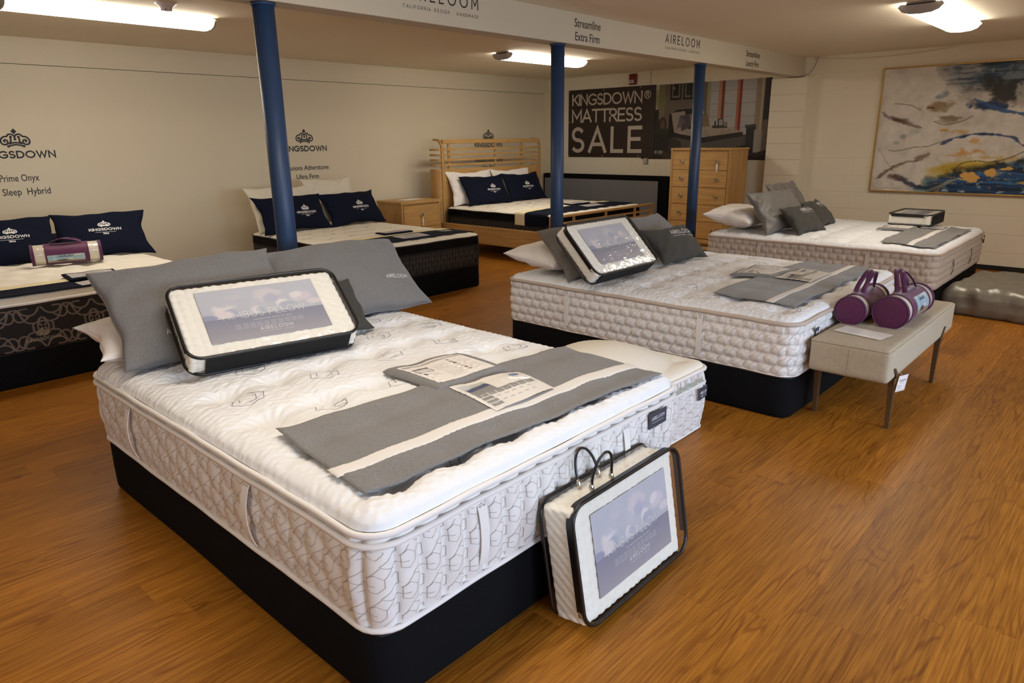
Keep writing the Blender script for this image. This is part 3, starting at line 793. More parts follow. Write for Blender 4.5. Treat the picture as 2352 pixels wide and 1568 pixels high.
def strap_handle(B, s, z1, z2, m, parent=None, w=.034, out=.016, box_stitch=True, name='handle'):
    n = 14; z = np.linspace(z1, z2, n); t = np.linspace(0, 1, n); d = .010+out*np.sin(PI*t)**.8
    parts = []
    for k, dd in ((0, 0.0), (1, .003)):
        for side in (-1, 1):
            pass
    L = side_pt(B, np.full(n, s-w/2), z, 0); R = side_pt(B, np.full(n, s+w/2), z, 0)
    x, y, nx, ny, _ = perim(B, np.full(n, s))
    V = []
    for i in range(n):
        for (q, dd) in ((-w/2, d[i]), (w/2, d[i]), (w/2, d[i]+.003), (-w/2, d[i]+.003)):
            px_, py_, nx_, ny_, _ = perim(B, np.array([s+q])); V.append((px_[0]+nx_[0]*(dd+.004), py_[0]+ny_[0]*(dd+.004), z[i]-B.z0))
    Fc = []
    for i in range(n-1):
        for k in range(4): Fc.append((i*4+k, i*4+(k+1) % 4, i*4+4+(k+1) % 4, i*4+4+k))
    Fc += [(0, 1, 2, 3), tuple(4*(n-1)+k for k in (3, 2, 1, 0))]
    o = link(name, mk_mesh(name, V, Fc, False), m, B.root)
    if box_stitch:
        Vs, Fs = strokes2d([[(s-w*.35, z2-.03), (s+w*.35, z2-.003), (s-w*.35, z2-.003), (s+w*.35, z2-.03)]], .0016)
        q = []
        for a, b, _l in Vs:
            px_, py_, nx_, ny_, _ = perim(B, np.array([a])); k = .020; q.append((px_[0]+nx_[0]*k, py_[0]+ny_[0]*k, b-B.z0))
        link('stitching', mk_mesh('stitching', q, Fs), STITCH, o)
    return o
def brand_tag(B, s, z, w, h, off=.026):
    V, Fc = strokes2d([[(s-w/2, z), (s+w/2, z)]], h, .02)
    V = np.array([(s-w/2, z-h/2), (s+w/2, z-h/2), (s+w/2, z+h/2), (s-w/2, z+h/2)]); 
    pts = []
    for a, b in V:
        x, y, nx, ny, _ = perim(B, np.array([a])); 
        for k in (off-.0015, off): pts.append((x[0]+nx[0]*k, y[0]+ny[0]*k, b-B.z0))
    Fc = [(1, 3, 5, 7), (0, 6, 4, 2), (0, 2, 3, 1), (2, 4, 5, 3), (4, 6, 7, 5), (6, 0, 1, 7)]
    o = link('brand_tag', mk_mesh('brand_tag', pts, Fc), mat('slate_tag', col(62, 66, 78), .6), B.root)
    v, f = text2d('AIRELOOM', h*.2, h*.03, width=w*.72); q = []
    v2, f2 = strokes2d([[(-w*.33, -h*.18), (w*.33, -h*.18)]], h*.02); v, f = join2d((v, f), (v2, f2))
    for a, b, l_ in v:
        x, y, nx, ny, _ = perim(B, np.array([s+a])); k = off+.0008+l_*.0001; q.append((x[0]+nx[0]*k, y[0]+ny[0]*k, z+b-B.z0))
    link('lettering', mk_mesh('lettering', q, f), PRINTW, o)
    return o

# bed 1, nearest
TB = .243
foundation(.877, 1.296, 1.52, 2.03, TB, 'large black box foundation under the nearest white mattress')
q1 = tufts(.2145, .338, .188, .818, .032, .040, wr=.0045)
B1 = make_mattress('pillow_top_mattress', (.877, 1.296), 1.52, 2.03, TB, .548, .062,
    'nearest large white tufted mattress with a hexagon line pattern and grey runner on it', None,
    [(TB+.008, .008, .002, TAPE), (.512, .0095, .012, TAPE), (.541, .0095, .008, TAPE)], q1, diamond_side, res=.0082, r=.09, zs=34, puck=.0019)
V, Fc = strokes2d(hex_lines(s_left(B1, B1.l-.1), s_right(B1, .25), TB+.025, .498), .00115, .012); on_side(B1, 'stitched_pattern', (V, Fc), STITCH2, .0016, kind='stuff')
on_top(B1, 'stitched_pattern', motifs(B1, .325, .292, .06, .165, .074, .0026, seed=3), STITCH, .0014, kind='stuff')
for xx in (.372, 1.11): strap_handle(B1, s_foot(B1, xx), .300, .497, TAPE, out=.014)
for yy in (1.575, .615): strap_handle(B1, s_left(B1, yy), .285, .497, TAPE, out=.022)
brand_tag(B1, s_foot(B1, 1.32), .468, .125, .062)

# bed 2, second along the front row
foundation(3.60, 1.285, 1.83, 2.07, TB, 'black box foundation under the middle mattress beside the bench')
q2 = tufts(.235, .30, .12, .15, .017, .042, .5, wr=.002)
B2 = make_mattress('tufted_mattress', (3.60, 1.285), 1.83, 2.07, TB, .540, .055,
    'middle white tufted mattress with five rows of brick quilting, beside the bouclé bench'.replace('\u00e9', 'e'), None,
    [(TB+.007, .006, .002, TAPE), (.540, .012, .008, TAPE2)], q2, brick_side, res=.011, zs=42, puck=.002)
V, Fc = strokes2d(hex_lines(s_left(B2, B2.l-.08), s_foot(B2, .5), TB+.02, .528, .078, .0594*2), .0011, .014); on_side(B2, 'stitched_pattern', (V, Fc), STITCH2, .0014, kind='stuff')
on_top(B2, 'stitched_pattern', motifs(B2, .36, .24, .18, .1, .066, .0026, step=.02, seed=5), STITCH, .0016, kind='stuff')
for yy in (1.52, .545): strap_handle(B2, s_left(B2, yy), .285, .525, TAPE, out=.006)
brand_tag(B2, s_foot(B2, .24), .455, .05, .07)

# bed 3, far right
foundation(6.526, 1.259, 1.93, 2.06, TB, 'black box foundation under the farthest right mattress by the painting')
q3 = tufts(.235, .30, .12, .15, .022, .042, .5, wr=.0015)
B3 = make_mattress('tufted_mattress', (6.526, 1.259), 1.93, 2.06, TB, .540, .060,
    'farthest white and taupe tufted mattress at right, under the abstract painting', None,
    [(TB+.007, .006, .002, TAPE2), (.540, .012, .008, TAPE2)], q3, brick_side, border=MSIDE2, res=.014, zs=42, puck=.002)
V, Fc = strokes2d(hex_lines(s_left(B3, B3.l-.08), s_left(B3, .1), TB+.02, .528, .078, .0594*2), .0014, .02); on_side(B3, 'stitched_pattern', (V, Fc), STITCH2, .0014, kind='stuff')
for yy in (1.50, .53): strap_handle(B3, s_left(B3, yy), .285, .525, mat('taupe_strap', col(214, 202, 190), .7), out=.006)
for xx in (.55, 1.3): strap_handle(B3, s_foot(B3, xx), .30, .45, mat('dark_strap', col(60, 50, 42), .7), out=.01, w=.012, box_stitch=False)
brand_tag(B3, s_foot(B3, 1.83), .48, .06, .08)
# thick loose quilt laid over bed 3
# small sample mattress on the floor
def mini_edge(x, y): return .080*np.clip(1-((x-.30)**2/.14+(y-.42)**2/.13), 0, 1)
B7 = make_mattress('mattress_sample', (2.56, 1.605), .70, .66, .0015, .345, .042, 'small cream sample mattress standing on the floor behind the nearest bed corner', None,
    [(.010, .006, .002, TAPE), (.262, .010, .010, TAPE), (.338, .011, .008, TAPE)], tufts(.5, .6, .1, .1, .01, .05), diamond_side, knit=MCREAM, r=.06, res=.012, edgez=mini_edge, zs=34)
B7.root['category'] = 'mattress'
V, Fc = strokes2d([[(s_foot(B7, x), .272), (s_foot(B7, x)+.01*math.sin(x*90), .325)] for x in np.arange(.06, .66, .018)], .003, .02); on_side(B7, 'gusset_ruching', (V, Fc), mat('blush_ruching', col(214, 190, 176), .7), .002, kind='stuff')
V, Fc = strokes2d([[(s_foot(B7, .05), .285), (s_foot(B7, .65), .285)]], .022, .012); on_side(B7, 'sage_band', (V, Fc), mat('sage_band', col(168, 176, 160), .7), .0012)
V, Fc = strokes2d(hex_lines(s_foot(B7, 0), s_foot(B7, .7), .02, .25), .0014, .02); on_side(B7, 'stitched_pattern', (V, Fc), STITCH2, .0014, kind='stuff')
brand_tag(B7, s_foot(B7, .62), .215, .09, .065)

# bed 4, left by the wall: black damask border
def damask(cx, cz, u):
    st = []
    for m in (-1, 1):
        for n in (-1, 1):
            P = lambda q: [(cx+m*x*u, cz+n*y*u) for x, y in q]
            st += [P([(.02, .44), (.10, .30), (.22, .26), (.34, .30), (.40, .40), (.36, .50), (.28, .50), (.24, .44)]),
                   P([(.22, .26), (.34, .16), (.44, .16), (.50, .24), (.50, .34), (.44, .40)]),
                   P([(.5, .5), (.42, .44), (.40, .34), (.30, .12), (.18, .10)]), P([(.10, 0), (.10, .06), (.05, .12), (0, .12)]),
                   P([(0, .2), (.05, .17), (.05, .12)]), P([(.18, 0), (.2, .05), (.14, .1), (.08, .12), (.06, .18), (0, .2)]), P([(.03, .03), (.07, .07)])]
    return st
def soften(q, it=2):
    for _ in range(it):
        if len(q) < 3: return q
        o = [q[0]]
        for a, b in zip(q[:-1], q[1:]): o += [(a[0]*.75+b[0]*.25, a[1]*.75+b[1]*.25), (a[0]*.25+b[0]*.75, a[1]*.25+b[1]*.75)]
        q = o+[q[-1]]
    return q
DAM = mat('damask_thread', col(112, 100, 92), .7)
foundation(.37, 5.20, 1.93, 2.03, .235, 'black box foundation under the left bed with scroll-patterned mattress')
q4 = tufts(.19, .24, .1, .1, .020, .038, .5, wr=.002)
B4 = make_mattress('damask_mattress', (.37, 5.20), 1.93, 2.03, .235, .536, .078, 'left wall mattress with white top and black scrollwork damask sides', None,
    [(.536, .010, .006, TAPE), (.516, .007, .006, BLACKV)], q4, plain_side, knit=MCREAM, border=mat('black_damask', col(22, 19, 20), .75), res=.016, tape_m=None)
st = []; s = s_foot(B4, 0)
for i in range(7): st += damask(s+.18+i*.30, .375, .30)
st = [[(x, min(max(y, .243), .503)) for x, y in q] for q in st]
V, Fc = strokes2d([soften(q) for q in st], .0105, .03); on_side(B4, 'scroll_pattern', (V, Fc), DAM, .0014, kind='stuff')
lg = shift2d(kingsdown_logo(.038), s_foot(B4, .77), .338); on_side(B4, 'lettering', lg, mat('gold_thread', col(150, 138, 118), .6), .0026)

# bed 5, middle by the wall
def chain(s0, s1, zz, u=.05):
    st = []
    for r, z in enumerate(zz):
        s = s0+(r % 2)*u*.7; i = 0
        while s < s1:
            for d in (-1, 1):
                c = s+d*u*.32; t = .3*d
                st.append([(c+u*(a*.16+b*t*.3), z+u*b) for a, b in ((0, .62), (1, .35), (1, -.35), (0, -.62), (-1, -.35), (-1, .35), (0, .62))])
            s += u*1.45; i += 1
    return st
CHN = mat('grey_chain_thread', col(112, 104, 98), .7); BLKM = mat('black_border', col(20, 18, 20), .8)
foundation(3.655, 5.195, 1.52, 2.03, .235, 'black box foundation under the bed behind the first blue post')
def black_rim(B, zlo, zhi): 
    *_, T = perim(B, np.zeros(1)); V, Fc = strokes2d([[(0, (zlo+zhi)/2), (T-1e-3, (zlo+zhi)/2)]], zhi-zlo, .02); on_side(B, 'rim_band', (V, Fc), HBLACK, .003)
B5 = make_mattress('black_bordered_mattress', (3.655, 5.195), 1.52, 2.03, .235, .535, .04, 'wall mattress with cream printed top and black borders behind the first blue post', None,
    [(.535, .008, .004, BLACKV), (.245, .007, .002, BLACKV)], tufts(.22, .27, .1, .1, .006, .05, .5), plain_side, knit=MCREAM, border=BLKM, res=.018)
black_rim(B5, .455, .532)
V, Fc = strokes2d(chain(s_left(B5, B5.l-.1), s_left(B5, .1), (.29, .345, .40), .055)+chain(s_foot(B5, .1), s_foot(B5, B5.w-.1), (.29, .345, .40), .055), .0028, .03); on_side(B5, 'chain_pattern', (V, Fc), CHN, .0014, kind='stuff')
def flecks(B, n, seed, u=.05):
    r = random.Random(seed); st = []
    cells = [(i, j) for i in range(int(B.w/.26)) for j in range(int(B.l/.24))]
    for i, j in cells:
        cx = .12+i*.26+(j % 2)*.13; cy = .1+j*.24
        if cx > B.w-.12 or cy > B.l-.08: continue
        for k in range(9):
            a = r.uniform(-.3, .5)+(k % 3)*.9; x = cx+r.uniform(-.07, .07); y = cy+r.uniform(-.035, .035); L = r.uniform(.012, .03)
            st.append([(x, y), (x+L*math.cos(a), y+L*math.sin(a)*.7), (x+1.5*L*math.cos(a+.8), y+1.3*L*math.sin(a+.8))])
    return strokes2d(st, .0035, .02)
on_top(B5, 'printed_sprigs', flecks(B5, 0, 2), mat('sprig_thread', col(120, 114, 106), .8), .002, kind='stuff')
# cream/white band at foot of bed 5 is the piped edge of the panel
# bed 6, in the wooden frame
B6 = make_mattress('black_bordered_mattress', (6.56, 5.335), 1.93, 1.93, .33, .585, .045, 'mattress with black sides lying in the slatted oak bed frame', None,
    [(.585, .008, .004, BLACKV)], tufts(.22, .20, .1, .1, .010, .045, .5), plain_side, knit=MCREAM, border=BLKM, res=.018)
black_rim(B6, .50, .582)
V, Fc = strokes2d(chain(s_left(B6, B6.l-.1), s_foot(B6, B6.w-.1), (.39, .445), .05), .0028, .03); on_side(B6, 'chain_pattern', (V, Fc), CHN, .0014, kind='stuff')
on_top(B6, 'printed_sprigs', flecks(B6, 0, 4), mat('sprig_thread', col(120, 114, 106), .8), .002)
# ------------------------------------------------------------------ pillows
def frame_mw(p, yaw, rec):
    e = Vector((math.cos(yaw), math.sin(yaw), 0)); b = Vector((-math.sin(yaw), math.cos(yaw), 0)); zz = Vector((0, 0, 1))
    u = b*math.cos(rec)+zz*math.sin(rec); n = -b*math.sin(rec)+zz*math.cos(rec)
    M = Matrix.Identity(4)
    for i in range(3): M[i][0] = e[i]; M[i][1] = u[i]; M[i][2] = n[i]; M[i][3] = p[i]
    return M
def pillow(name, p, yaw, rec, w, h, t, m, label, cat='pillow', group=None, k=.07, wr=.004, seed=0, pw=.8, flange=0.0, ears=0.0, tw=0.0):
    nu, nv = 46, 34
    a = np.sin(np.linspace(-1, 1, nu)*PI/2*.96)/math.sin(PI/2*.96); b = np.sin(np.linspace(-1, 1, nv)*PI/2*.96)/math.sin(PI/2*.96)
    U, Vv = np.meshgrid(a, b, indexing='ij')
    def shape(U, V, side):
        x = w/2*U*(1-k*np.cos(PI*V/2)*U*U); y = h/2+h/2*V*(1-k*1.2*np.cos(PI*U/2)*V*V)
        fl = 1-flange
        e = np.clip((1-np.abs(U)**2.2), 0, 1)*np.clip((1-np.abs(V)**2.2), 0, 1); th = e**.5
        z = side*t/2*th**pw
        r = seed*1.7
        wrk = np.sin(U*7+V*3+r)*np.sin(V*5-U*2+r*2)+.6*np.sin(U*13-V*9+r*3)+.5*np.sin((U*V)*16+r)
        z = z+wr*wrk*np.clip(e*6, 0, 1)*(.4+.6*np.abs(U)) + ears*np.abs(U)**4*np.abs(V)**3*np.sign(V)
        z = z+tw*U*V; r2 = seed*2.3; fl = 1+.035*np.abs(U)**5*np.abs(V)**6
        x = x*fl+.007*np.sin(V*3.1+r2)*np.abs(U)**3+.004*np.sin(V*8+r2*2)*np.abs(U)**6; y = h/2+(y-h/2)*fl+.008*np.sin(U*3.7+r2*3)*np.abs(V)**3+.0035*np.sin(U*11+r2)*np.abs(V)**6
        return x, y, z
    V = []
    for sd in (1, -1): V.append(np.stack(shape(U, Vv, sd), -1).reshape(-1, 3))
    F1 = grid_faces(nu, nv); F2 = grid_faces(nu, nv, off=nu*nv)[:, ::-1]
    me = mk_mesh(name, np.concatenate(V), np.concatenate([F1, F2]), True)
    bm = bmesh.new(); bm.from_mesh(me); bmesh.ops.remove_doubles(bm, verts=bm.verts, dist=.00005); bm.to_mesh(me); bm.free()
    me.polygons.foreach_set('use_smooth', np.ones(len(me.polygons), bool))
    o = link(name, me, m, None, label=label, cat=cat, group=group); o.matrix_world = frame_mw(p, yaw, rec)
    def front(x, y, off=.0015):
        x = np.asarray(x, float); y = np.asarray(y, float); u = 2*x/w; v = 2*(y-h/2)/h
        for _ in range(8): u, v = (2*x/w)/(1-k*np.cos(PI*v/2)*u*u), (2*(y-h/2)/h)/(1-k*1.2*np.cos(PI*u/2)*v*v)
        X, Y, Z = shape(u, v, 1); return x, y, Z+off
    o_front = front
    # stitched rim
    rim = []
    q = np.linspace(-1, 1, 24)
    for uu, vv in [(q, -1+0*q), (1+0*q[1:], q[1:]), (q[::-1][1:], 1+0*q[1:]), (-1+0*q[1:-1], q[::-1][1:-1])]: rim.append(np.stack(shape(uu, vv, 0), -1))
    tube_obj('seam', np.concatenate(rim), .0028, m, o, 5, True)
    return o, o_front
def logo_on(o, fr, v2f, m, cx, cy, name='lettering', off=.0022):
    v2f = shift2d(v2f, cx, cy); return decal(name, v2f, lambda x, y: fr(x, y, off), m, o)
def aireloom_print(w):
    return join2d(text2d('AIRELOOM', w*.135, w*.019, width=w), shift2d(text2d('CALIFORNIA DESIGN \u00b7 HANDMADE', w*.028, w*.006, width=w), 0, -w*.09))

deg = math.radians
# bed 1
pillow('white_pillow', (1.30, 3.05, .655), deg(-3), deg(9), .86, .40, .17, PWHITE, 'white pillow lying under the left grey pillow of the nearest bed', seed=3, wr=.006)
pillow('white_pillow', (2.12, 3.10, .65), deg(-2), deg(9), .80, .40, .14, PWHITE, 'white pillow under the right grey pillow of the nearest bed', seed=5, wr=.006)
o, fr = pillow('grey_pillow', (1.285, 2.93, .618), deg(-4), deg(51), .755, .475, .17, PCASE, 'grey felt pillow behind the clear pillow bag on the nearest bed, left one', seed=1, tw=.02, k=.03, pw=.62, wr=.006)
logo_on(o, fr, text2d('AIRELOOM', .021, .0028, width=.165), PRINTW, -.125, .095)
pillow('charcoal_pillow', (1.745, 2.815, .605), deg(-9), deg(42), .50, .31, .09, CHARC, 'dark grey pillow corner showing behind the pillow bag on the nearest bed', seed=17)
o, fr = pillow('grey_pillow', (2.085, 2.985, .618), deg(-3), deg(45), .82, .475, .17, PCASE, 'grey felt pillow at the right of the nearest bed, lettering at its lower right', seed=2, ears=-.02, k=.03, pw=.62, wr=.006)
logo_on(o, fr, text2d('AIRELOOM.', .0205, .0028, width=.155), PRINTW, .275, .155)
# bed 2
pillow('white_pillow', (4.00, 2.97, .665), deg(4), deg(8), .78, .42, .17, PWHITE, 'white pillow with a pointed end sticking out at the left of the middle bed', seed=7, wr=.006)
pillow('white_pillow', (4.88, 3.03, .645), deg(0), deg(8), .72, .36, .12, PWHITE, 'white pillow under the grey pillow at the right head of the middle bed', seed=8, wr=.006)
pillow('grey_pillow', (3.99, 2.76, .60), deg(-8), deg(44), .76, .425, .12, PCASE, 'grey pillow leaning behind the clear pillow bag on the middle bed', seed=4, k=.04, pw=.65)
pillow('grey_pillow', (4.92, 2.82, .605), deg(1), deg(37), .80, .43, .12, PCASE, 'grey pillow behind the charcoal pillow at the right head of the middle bed', seed=6, k=.04, pw=.65)
o, fr = pillow('charcoal_pillow', (4.70, 2.54, .61), deg(-7), deg(44), .52, .32, .12, CHARC, 'charcoal pillow with white lettering on the middle bed', seed=9)
logo_on(o, fr, aireloom_print(.27), PRINTW, .09, .215)
# bed 3
pillow('white_pillow', (6.96, 2.95, .685), deg(6), deg(8), .78, .46, .20, PWHITE, 'white pillow lying at the left head of the farthest right bed', seed=11, wr=.006)
pillow('white_pillow', (7.72, 3.02, .655), deg(0), deg(8), .72, .40, .14, PWHITE, 'white pillow hidden behind the second satin pillow on the farthest right bed', seed=16, wr=.006)
pillow('satin_pillow', (6.95, 2.66, .605), deg(-9), deg(55), .76, .445, .16, SATIN, 'grey satin pillow standing at left on the farthest right bed', seed=12, wr=.009)
pillow('satin_pillow', (7.78, 2.87, .64), deg(0), deg(54), .72, .45, .14, SATIN, 'grey satin pillow behind the charcoal pillows on the farthest right bed', seed=13, wr=.009)
o, fr = pillow('charcoal_pillow', (6.95, 2.43, .605), deg(-8), deg(45), .50, .31, .13, CHARC, 'nearer of two small charcoal pillows on the farthest right bed', seed=14)
logo_on(o, fr, aireloom_print(.25), PRINTW, .08, .21)
o, fr = pillow('charcoal_pillow', (7.60, 2.50, .605), deg(4), deg(45), .50, .32, .13, CHARC, 'farther of two small charcoal pillows on the farthest right bed', seed=15)
logo_on(o, fr, aireloom_print(.25), PRINTW, .08, .22)
# bed 4: navy pillows with the crown emblem
lg = kingsdown_logo(.046, True)
for i, (x, y, yw, lab) in enumerate(((1.315, 6.50, -8, 'navy crown pillow at the frame edge on the left bed'), (1.985, 6.44, -12, 'navy crown pillow behind the purple roll at the right of the left bed'))):
    o, fr = pillow('navy_pillow', (x, y, .60), deg(yw), deg(50), .69, .44, .15, NAVY, lab, seed=20+i, k=.09); logo_on(o, fr, lg, PRINTW, (.04, .02)[i], .27)
pillow('navy_pillow', (1.86, 6.72, .65), deg(-6), deg(12), .95, .40, .12, NAVY, 'navy pillow lying flat behind the two upright crown pillows of the left bed', seed=29)
# bed 5
for i, (x, y, yw, w, h, lab) in enumerate(((4.02, 6.80, 2, .82, .43, 'navy crown pillow partly behind the first blue post'), (4.82, 6.83, 6, .80, .42, 'navy crown pillow beside the nightstand on the black-sided bed'))):
    o, fr = pillow('navy_pillow', (x, y, .575), deg(yw), deg(58), w, h, .15, NAVY, lab, seed=22+i, k=.10); logo_on(o, fr, lg, PRINTW, (.12, .06)[i], .235)
pillow('white_pillow', (4.04, 7.0, .58), deg(2), deg(64), .80, .50, .12, mat('ivory_pillow', col(222, 212, 190), .6), 'ivory pillow standing behind the navy pillow at the blue post', seed=24, wr=.009)
pillow('white_pillow', (4.70, 7.07, .58), deg(2), deg(68), .66, .55, .12, mat('ivory_pillow', (1, 1, 1, 1)), 'ivory pillow against the wall behind the right navy pillow beside the nightstand', seed=25, wr=.009)
# bed 6
for i, (x, y, yw, lab) in enumerate(((7.12, 6.93, -5, 'navy crown pillow at left on the slatted oak bed'), (7.96, 6.94, 0, 'navy crown pillow at right on the slatted oak bed'))):
    o, fr = pillow('navy_pillow', (x, y, .625), deg(yw), deg(60), .78, .44, .12, NAVY, lab, seed=26+i); logo_on(o, fr, lg, PRINTW, (.10, .02)[i], .25)
pillow('white_pillow', (7.02, 7.11, .625), deg(-3), deg(69), .82, .48, .11, PWHITE, 'white pillow standing behind the left navy pillow of the oak bed', seed=28, wr=.008)
pillow('white_pillow', (7.87, 7.11, .625), deg(-3), deg(69), .78, .48, .11, PWHITE, 'white pillow standing behind the right navy pillow of the oak bed', seed=30, wr=.008)

# ------------------------------------------------------------------ runners over the bed feet
def drape_z(B, x, y):
    x = np.asarray(x, float); y = np.asarray(y, float); Z = 0
    sh = x.shape; x = x.ravel(); y = y.ravel()
    def mx(X, Y):
        m = None
        for a in (-.032, 0, .032):
            for b in (-.032, 0, .032):
                v = B.top(np.clip(X+a, .012, B.w-.012), np.clip(Y+b, .012, B.l-.012)); m = v if m is None else np.maximum(m, v)
        return m
    for a in (-.025, 0, .025):
        for b in (-.025, 0, .025): Z = Z+mx(x+a, y+b)/9
    Z = np.maximum(Z, B.top(np.clip(x, .012, B.w-.012), np.clip(y, .012, B.l-.012))+.0015)
    return Z.reshape(sh)
def drape_pt(B, x, y, off):
    """cloth point in bed coordinates; beyond the side edges it hangs down"""
    x = np.asarray(x, float); y = np.asarray(y, float)
    over = np.maximum(-x-.0, x-B.w); sgn = np.where(x > B.w/2, 1, -1)
    xi = np.clip(x, .0, B.w); z = drape_z(B, xi, y)+off
    R = .03; oc = np.clip(over, 0, None); ang = np.clip(oc/R, 0, PI/2)
    X = np.where(over > 0, np.where(sgn > 0, B.w, 0)+sgn*(R*np.sin(ang)*.62+off*.3+.004), xi)
    Z = np.where(over > 0, z-R*(1-np.cos(ang))-np.clip(oc-R*PI/2, 0, None), z)
    return X, y, Z
def cloth(name, B, quad, m, nu=90, nv=36, off=.003, th=.004, parent=None, lift=None, loc0=None, **k):
    """quad: local corners BL, FL, FR, BR; u across, v from back to front"""
    u, v = np.meshgrid(np.linspace(0, 1, nu), np.linspace(0, 1, nv), indexing='ij'); q = np.array(quad, float)
    P = (1-u)[..., None]*((1-v)[..., None]*q[0]+v[..., None]*q[1])+u[..., None]*((1-v)[..., None]*q[3]+v[..., None]*q[2])
    out = []
    hem = np.minimum(np.minimum(u*nu, (1-u)*nu), np.minimum(v*nv, (1-v)*nv))
    for o_ in (off+th, off):
        X, Y, Z = drape_pt(B, P[..., 0], P[..., 1], o_)
        if lift is not None: Z = Z+lift(u, v)
        if o_ > off: Z = Z-.0025*(hem < .6)+.0008*((hem > 1.5) & (hem < 2.6))*0
        out.append(np.stack([X, Y, Z-B.z0], -1).reshape(-1, 3))
    F1 = grid_faces(nu, nv)[:, ::1]; F2 = grid_faces(nu, nv, off=nu*nv)[:, ::-1]
    I = lambda i, j: i*nv+j; N = nu*nv; S = []
    for i in range(nu-1): S += [(I(i, 0), N+I(i, 0), N+I(i+1, 0), I(i+1, 0)), (I(i, nv-1), I(i+1, nv-1), N+I(i+1, nv-1), N+I(i, nv-1))]
    for j in range(nv-1): S += [(I(0, j), I(0, j+1), N+I(0, j+1), N+I(0, j)), (I(nu-1, j), N+I(nu-1, j), N+I(nu-1, j+1), I(nu-1, j+1))]
    me = mk_mesh(name, np.concatenate(out), np.concatenate([F1, F2, np.array(S)]), True)
    o = link(name, me, m, parent, **k)
    if parent is None: o.location = (B.loc[0], B.loc[1], B.z0)
    return o
def sub(quad, u0, u1, v0, v1):
    q = np.array(quad, float); f = lambda u, v: (1-u)*((1-v)*q[0]+v*q[1])+u*((1-v)*q[3]+v*q[2])
    return [f(u0, v0), f(u0, v1), f(u1, v1), f(u1, v0)]
def canvas_on(name, B, cv, quad, off, m, parent=None, lift=None, **k):
    """quad corners: top-left, top-right, bottom-right, bottom-left as one reads the sheet"""
    q = np.array(quad, float)
    def fn(u, v):
        P = (1-v)[..., None]*((1-u)[..., None]*q[3]+u[..., None]*q[2])+v[..., None]*((1-u)[..., None]*q[0]+u[..., None]*q[1])
        X, Y, Z = drape_pt(B, P[..., 0], P[..., 1], off); return X, Y, Z-B.z0+(lift(u, v) if lift else 0)
    return link(name, canvas_mesh(name, cv, fn), m, parent, **k)
SHEET = color_mat('printed_sheet', .45)
def price_canvas(w=150, h=110):
    c = Canvas(w, h, (238, 235, 230)); n = fbm(w, h, 8, 4)
    c.rect(.06, .10, .42, .50, (150, 148, 146)); c.rect(.06, .08, .24, .26, (205, 210, 214)); c.rect(.24, .08, .42, .30, (196, 200, 192))
    c.poly([(.08, .30), (.16, .25), (.40, .17), (.42, .30), (.42, .38), (.06, .38)], (74, 88, 122)); c.poly([(.06, .38), (.42, .30), (.42, .5), (.06, .5)], (142, 142, 140))
    c.ell(.86, .16, .075, .065, (62, 92, 168), 1, .1); c.rect(.82, .15, .9, .165, (190, 205, 230), .8); c.rect(.83, .12, .88, .135, (190, 205, 230), .8)
    c.rect(.42, .46, .95, .60, (148, 148, 148)); c.rect(.06, .5, .42, .60, (148, 148, 148))
    c.rect(.06, .62, .22, .90, (148, 148, 148))
    for x in (.22, .34, .46, .58, .70, .82): c.rect(x-.004, .5, x+.004, .6, (235, 235, 232))
    for y in (.60, .70, .80): c.rect(.06, y, .42, y+.015, (235, 235, 232))
    for y in (.66, .80):
        for x in (.30, .42, .54, .66, .78): c.rect(x-.035, y, x+.035, y+.022, (150, 148, 150), .8)
    for x in (.13, .28, .40, .52, .64, .76, .88): c.rect(x-.02, .54, x+.02, .556, (215, 214, 212), .8)
    for y in (.72, .84): c.rect(.11, y, .18, y+.018, (220, 218, 216), .8)
    return c
def info_canvas(w=150, h=120):
    c = Canvas(w, h, (232, 228, 222)); n = fbm(w, h, 6, 9)
    c.rect(.04, .06, .96, .15, (176, 168, 170)); c.rect(.62, .085, .92, .12, (215, 210, 210), .8)
    c.rect(.05, .28, .30, .50, (150, 146, 142)); c.poly([(.06, .34), (.16, .30), (.29, .36), (.29, .46), (.1, .49)], (205, 202, 196)); c.poly([(.05, .28), (.3, .28), (.3, .33), (.12, .33)], (92, 90, 88))
    c.ell(.09, .58, .035, .045, (112, 104, 98)); c.text_lines(.15, .30, .54, .72, 5, (170, 166, 164), .7, 3)
    c.text_lines(.34, .60, .28, .92, 15, (168, 164, 162), .55, 5)
    for i, cc in enumerate(((92, 88, 96), (150, 138, 118), (110, 104, 100), (190, 186, 178), (182, 178, 174), (142, 118, 108), (170, 150, 140))): c.ell(.68, .24+i*.095, .032, .04, cc, 1, .2)
    c.text_lines(.73, .96, .2, .86, 18, (178, 174, 172), .5, 8)
    return c
PRICE, INFO = price_canvas(), info_canvas()
def wide_photo_canvas():
    c = Canvas(90, 50, (188, 184, 186)); n = fbm(90, 50, 4, 12)
    c.ell(.5, .5, .38, .3, (150, 160, 166), .7, .5, n, .4); c.ell(.5, .35, .2, .16, (170, 150, 130), .6, .5, n, .4); c.text_lines(.1, .9, .75, .95, 3, (150, 150, 154), .6, 2); return c
PHOTO = wide_photo_canvas()

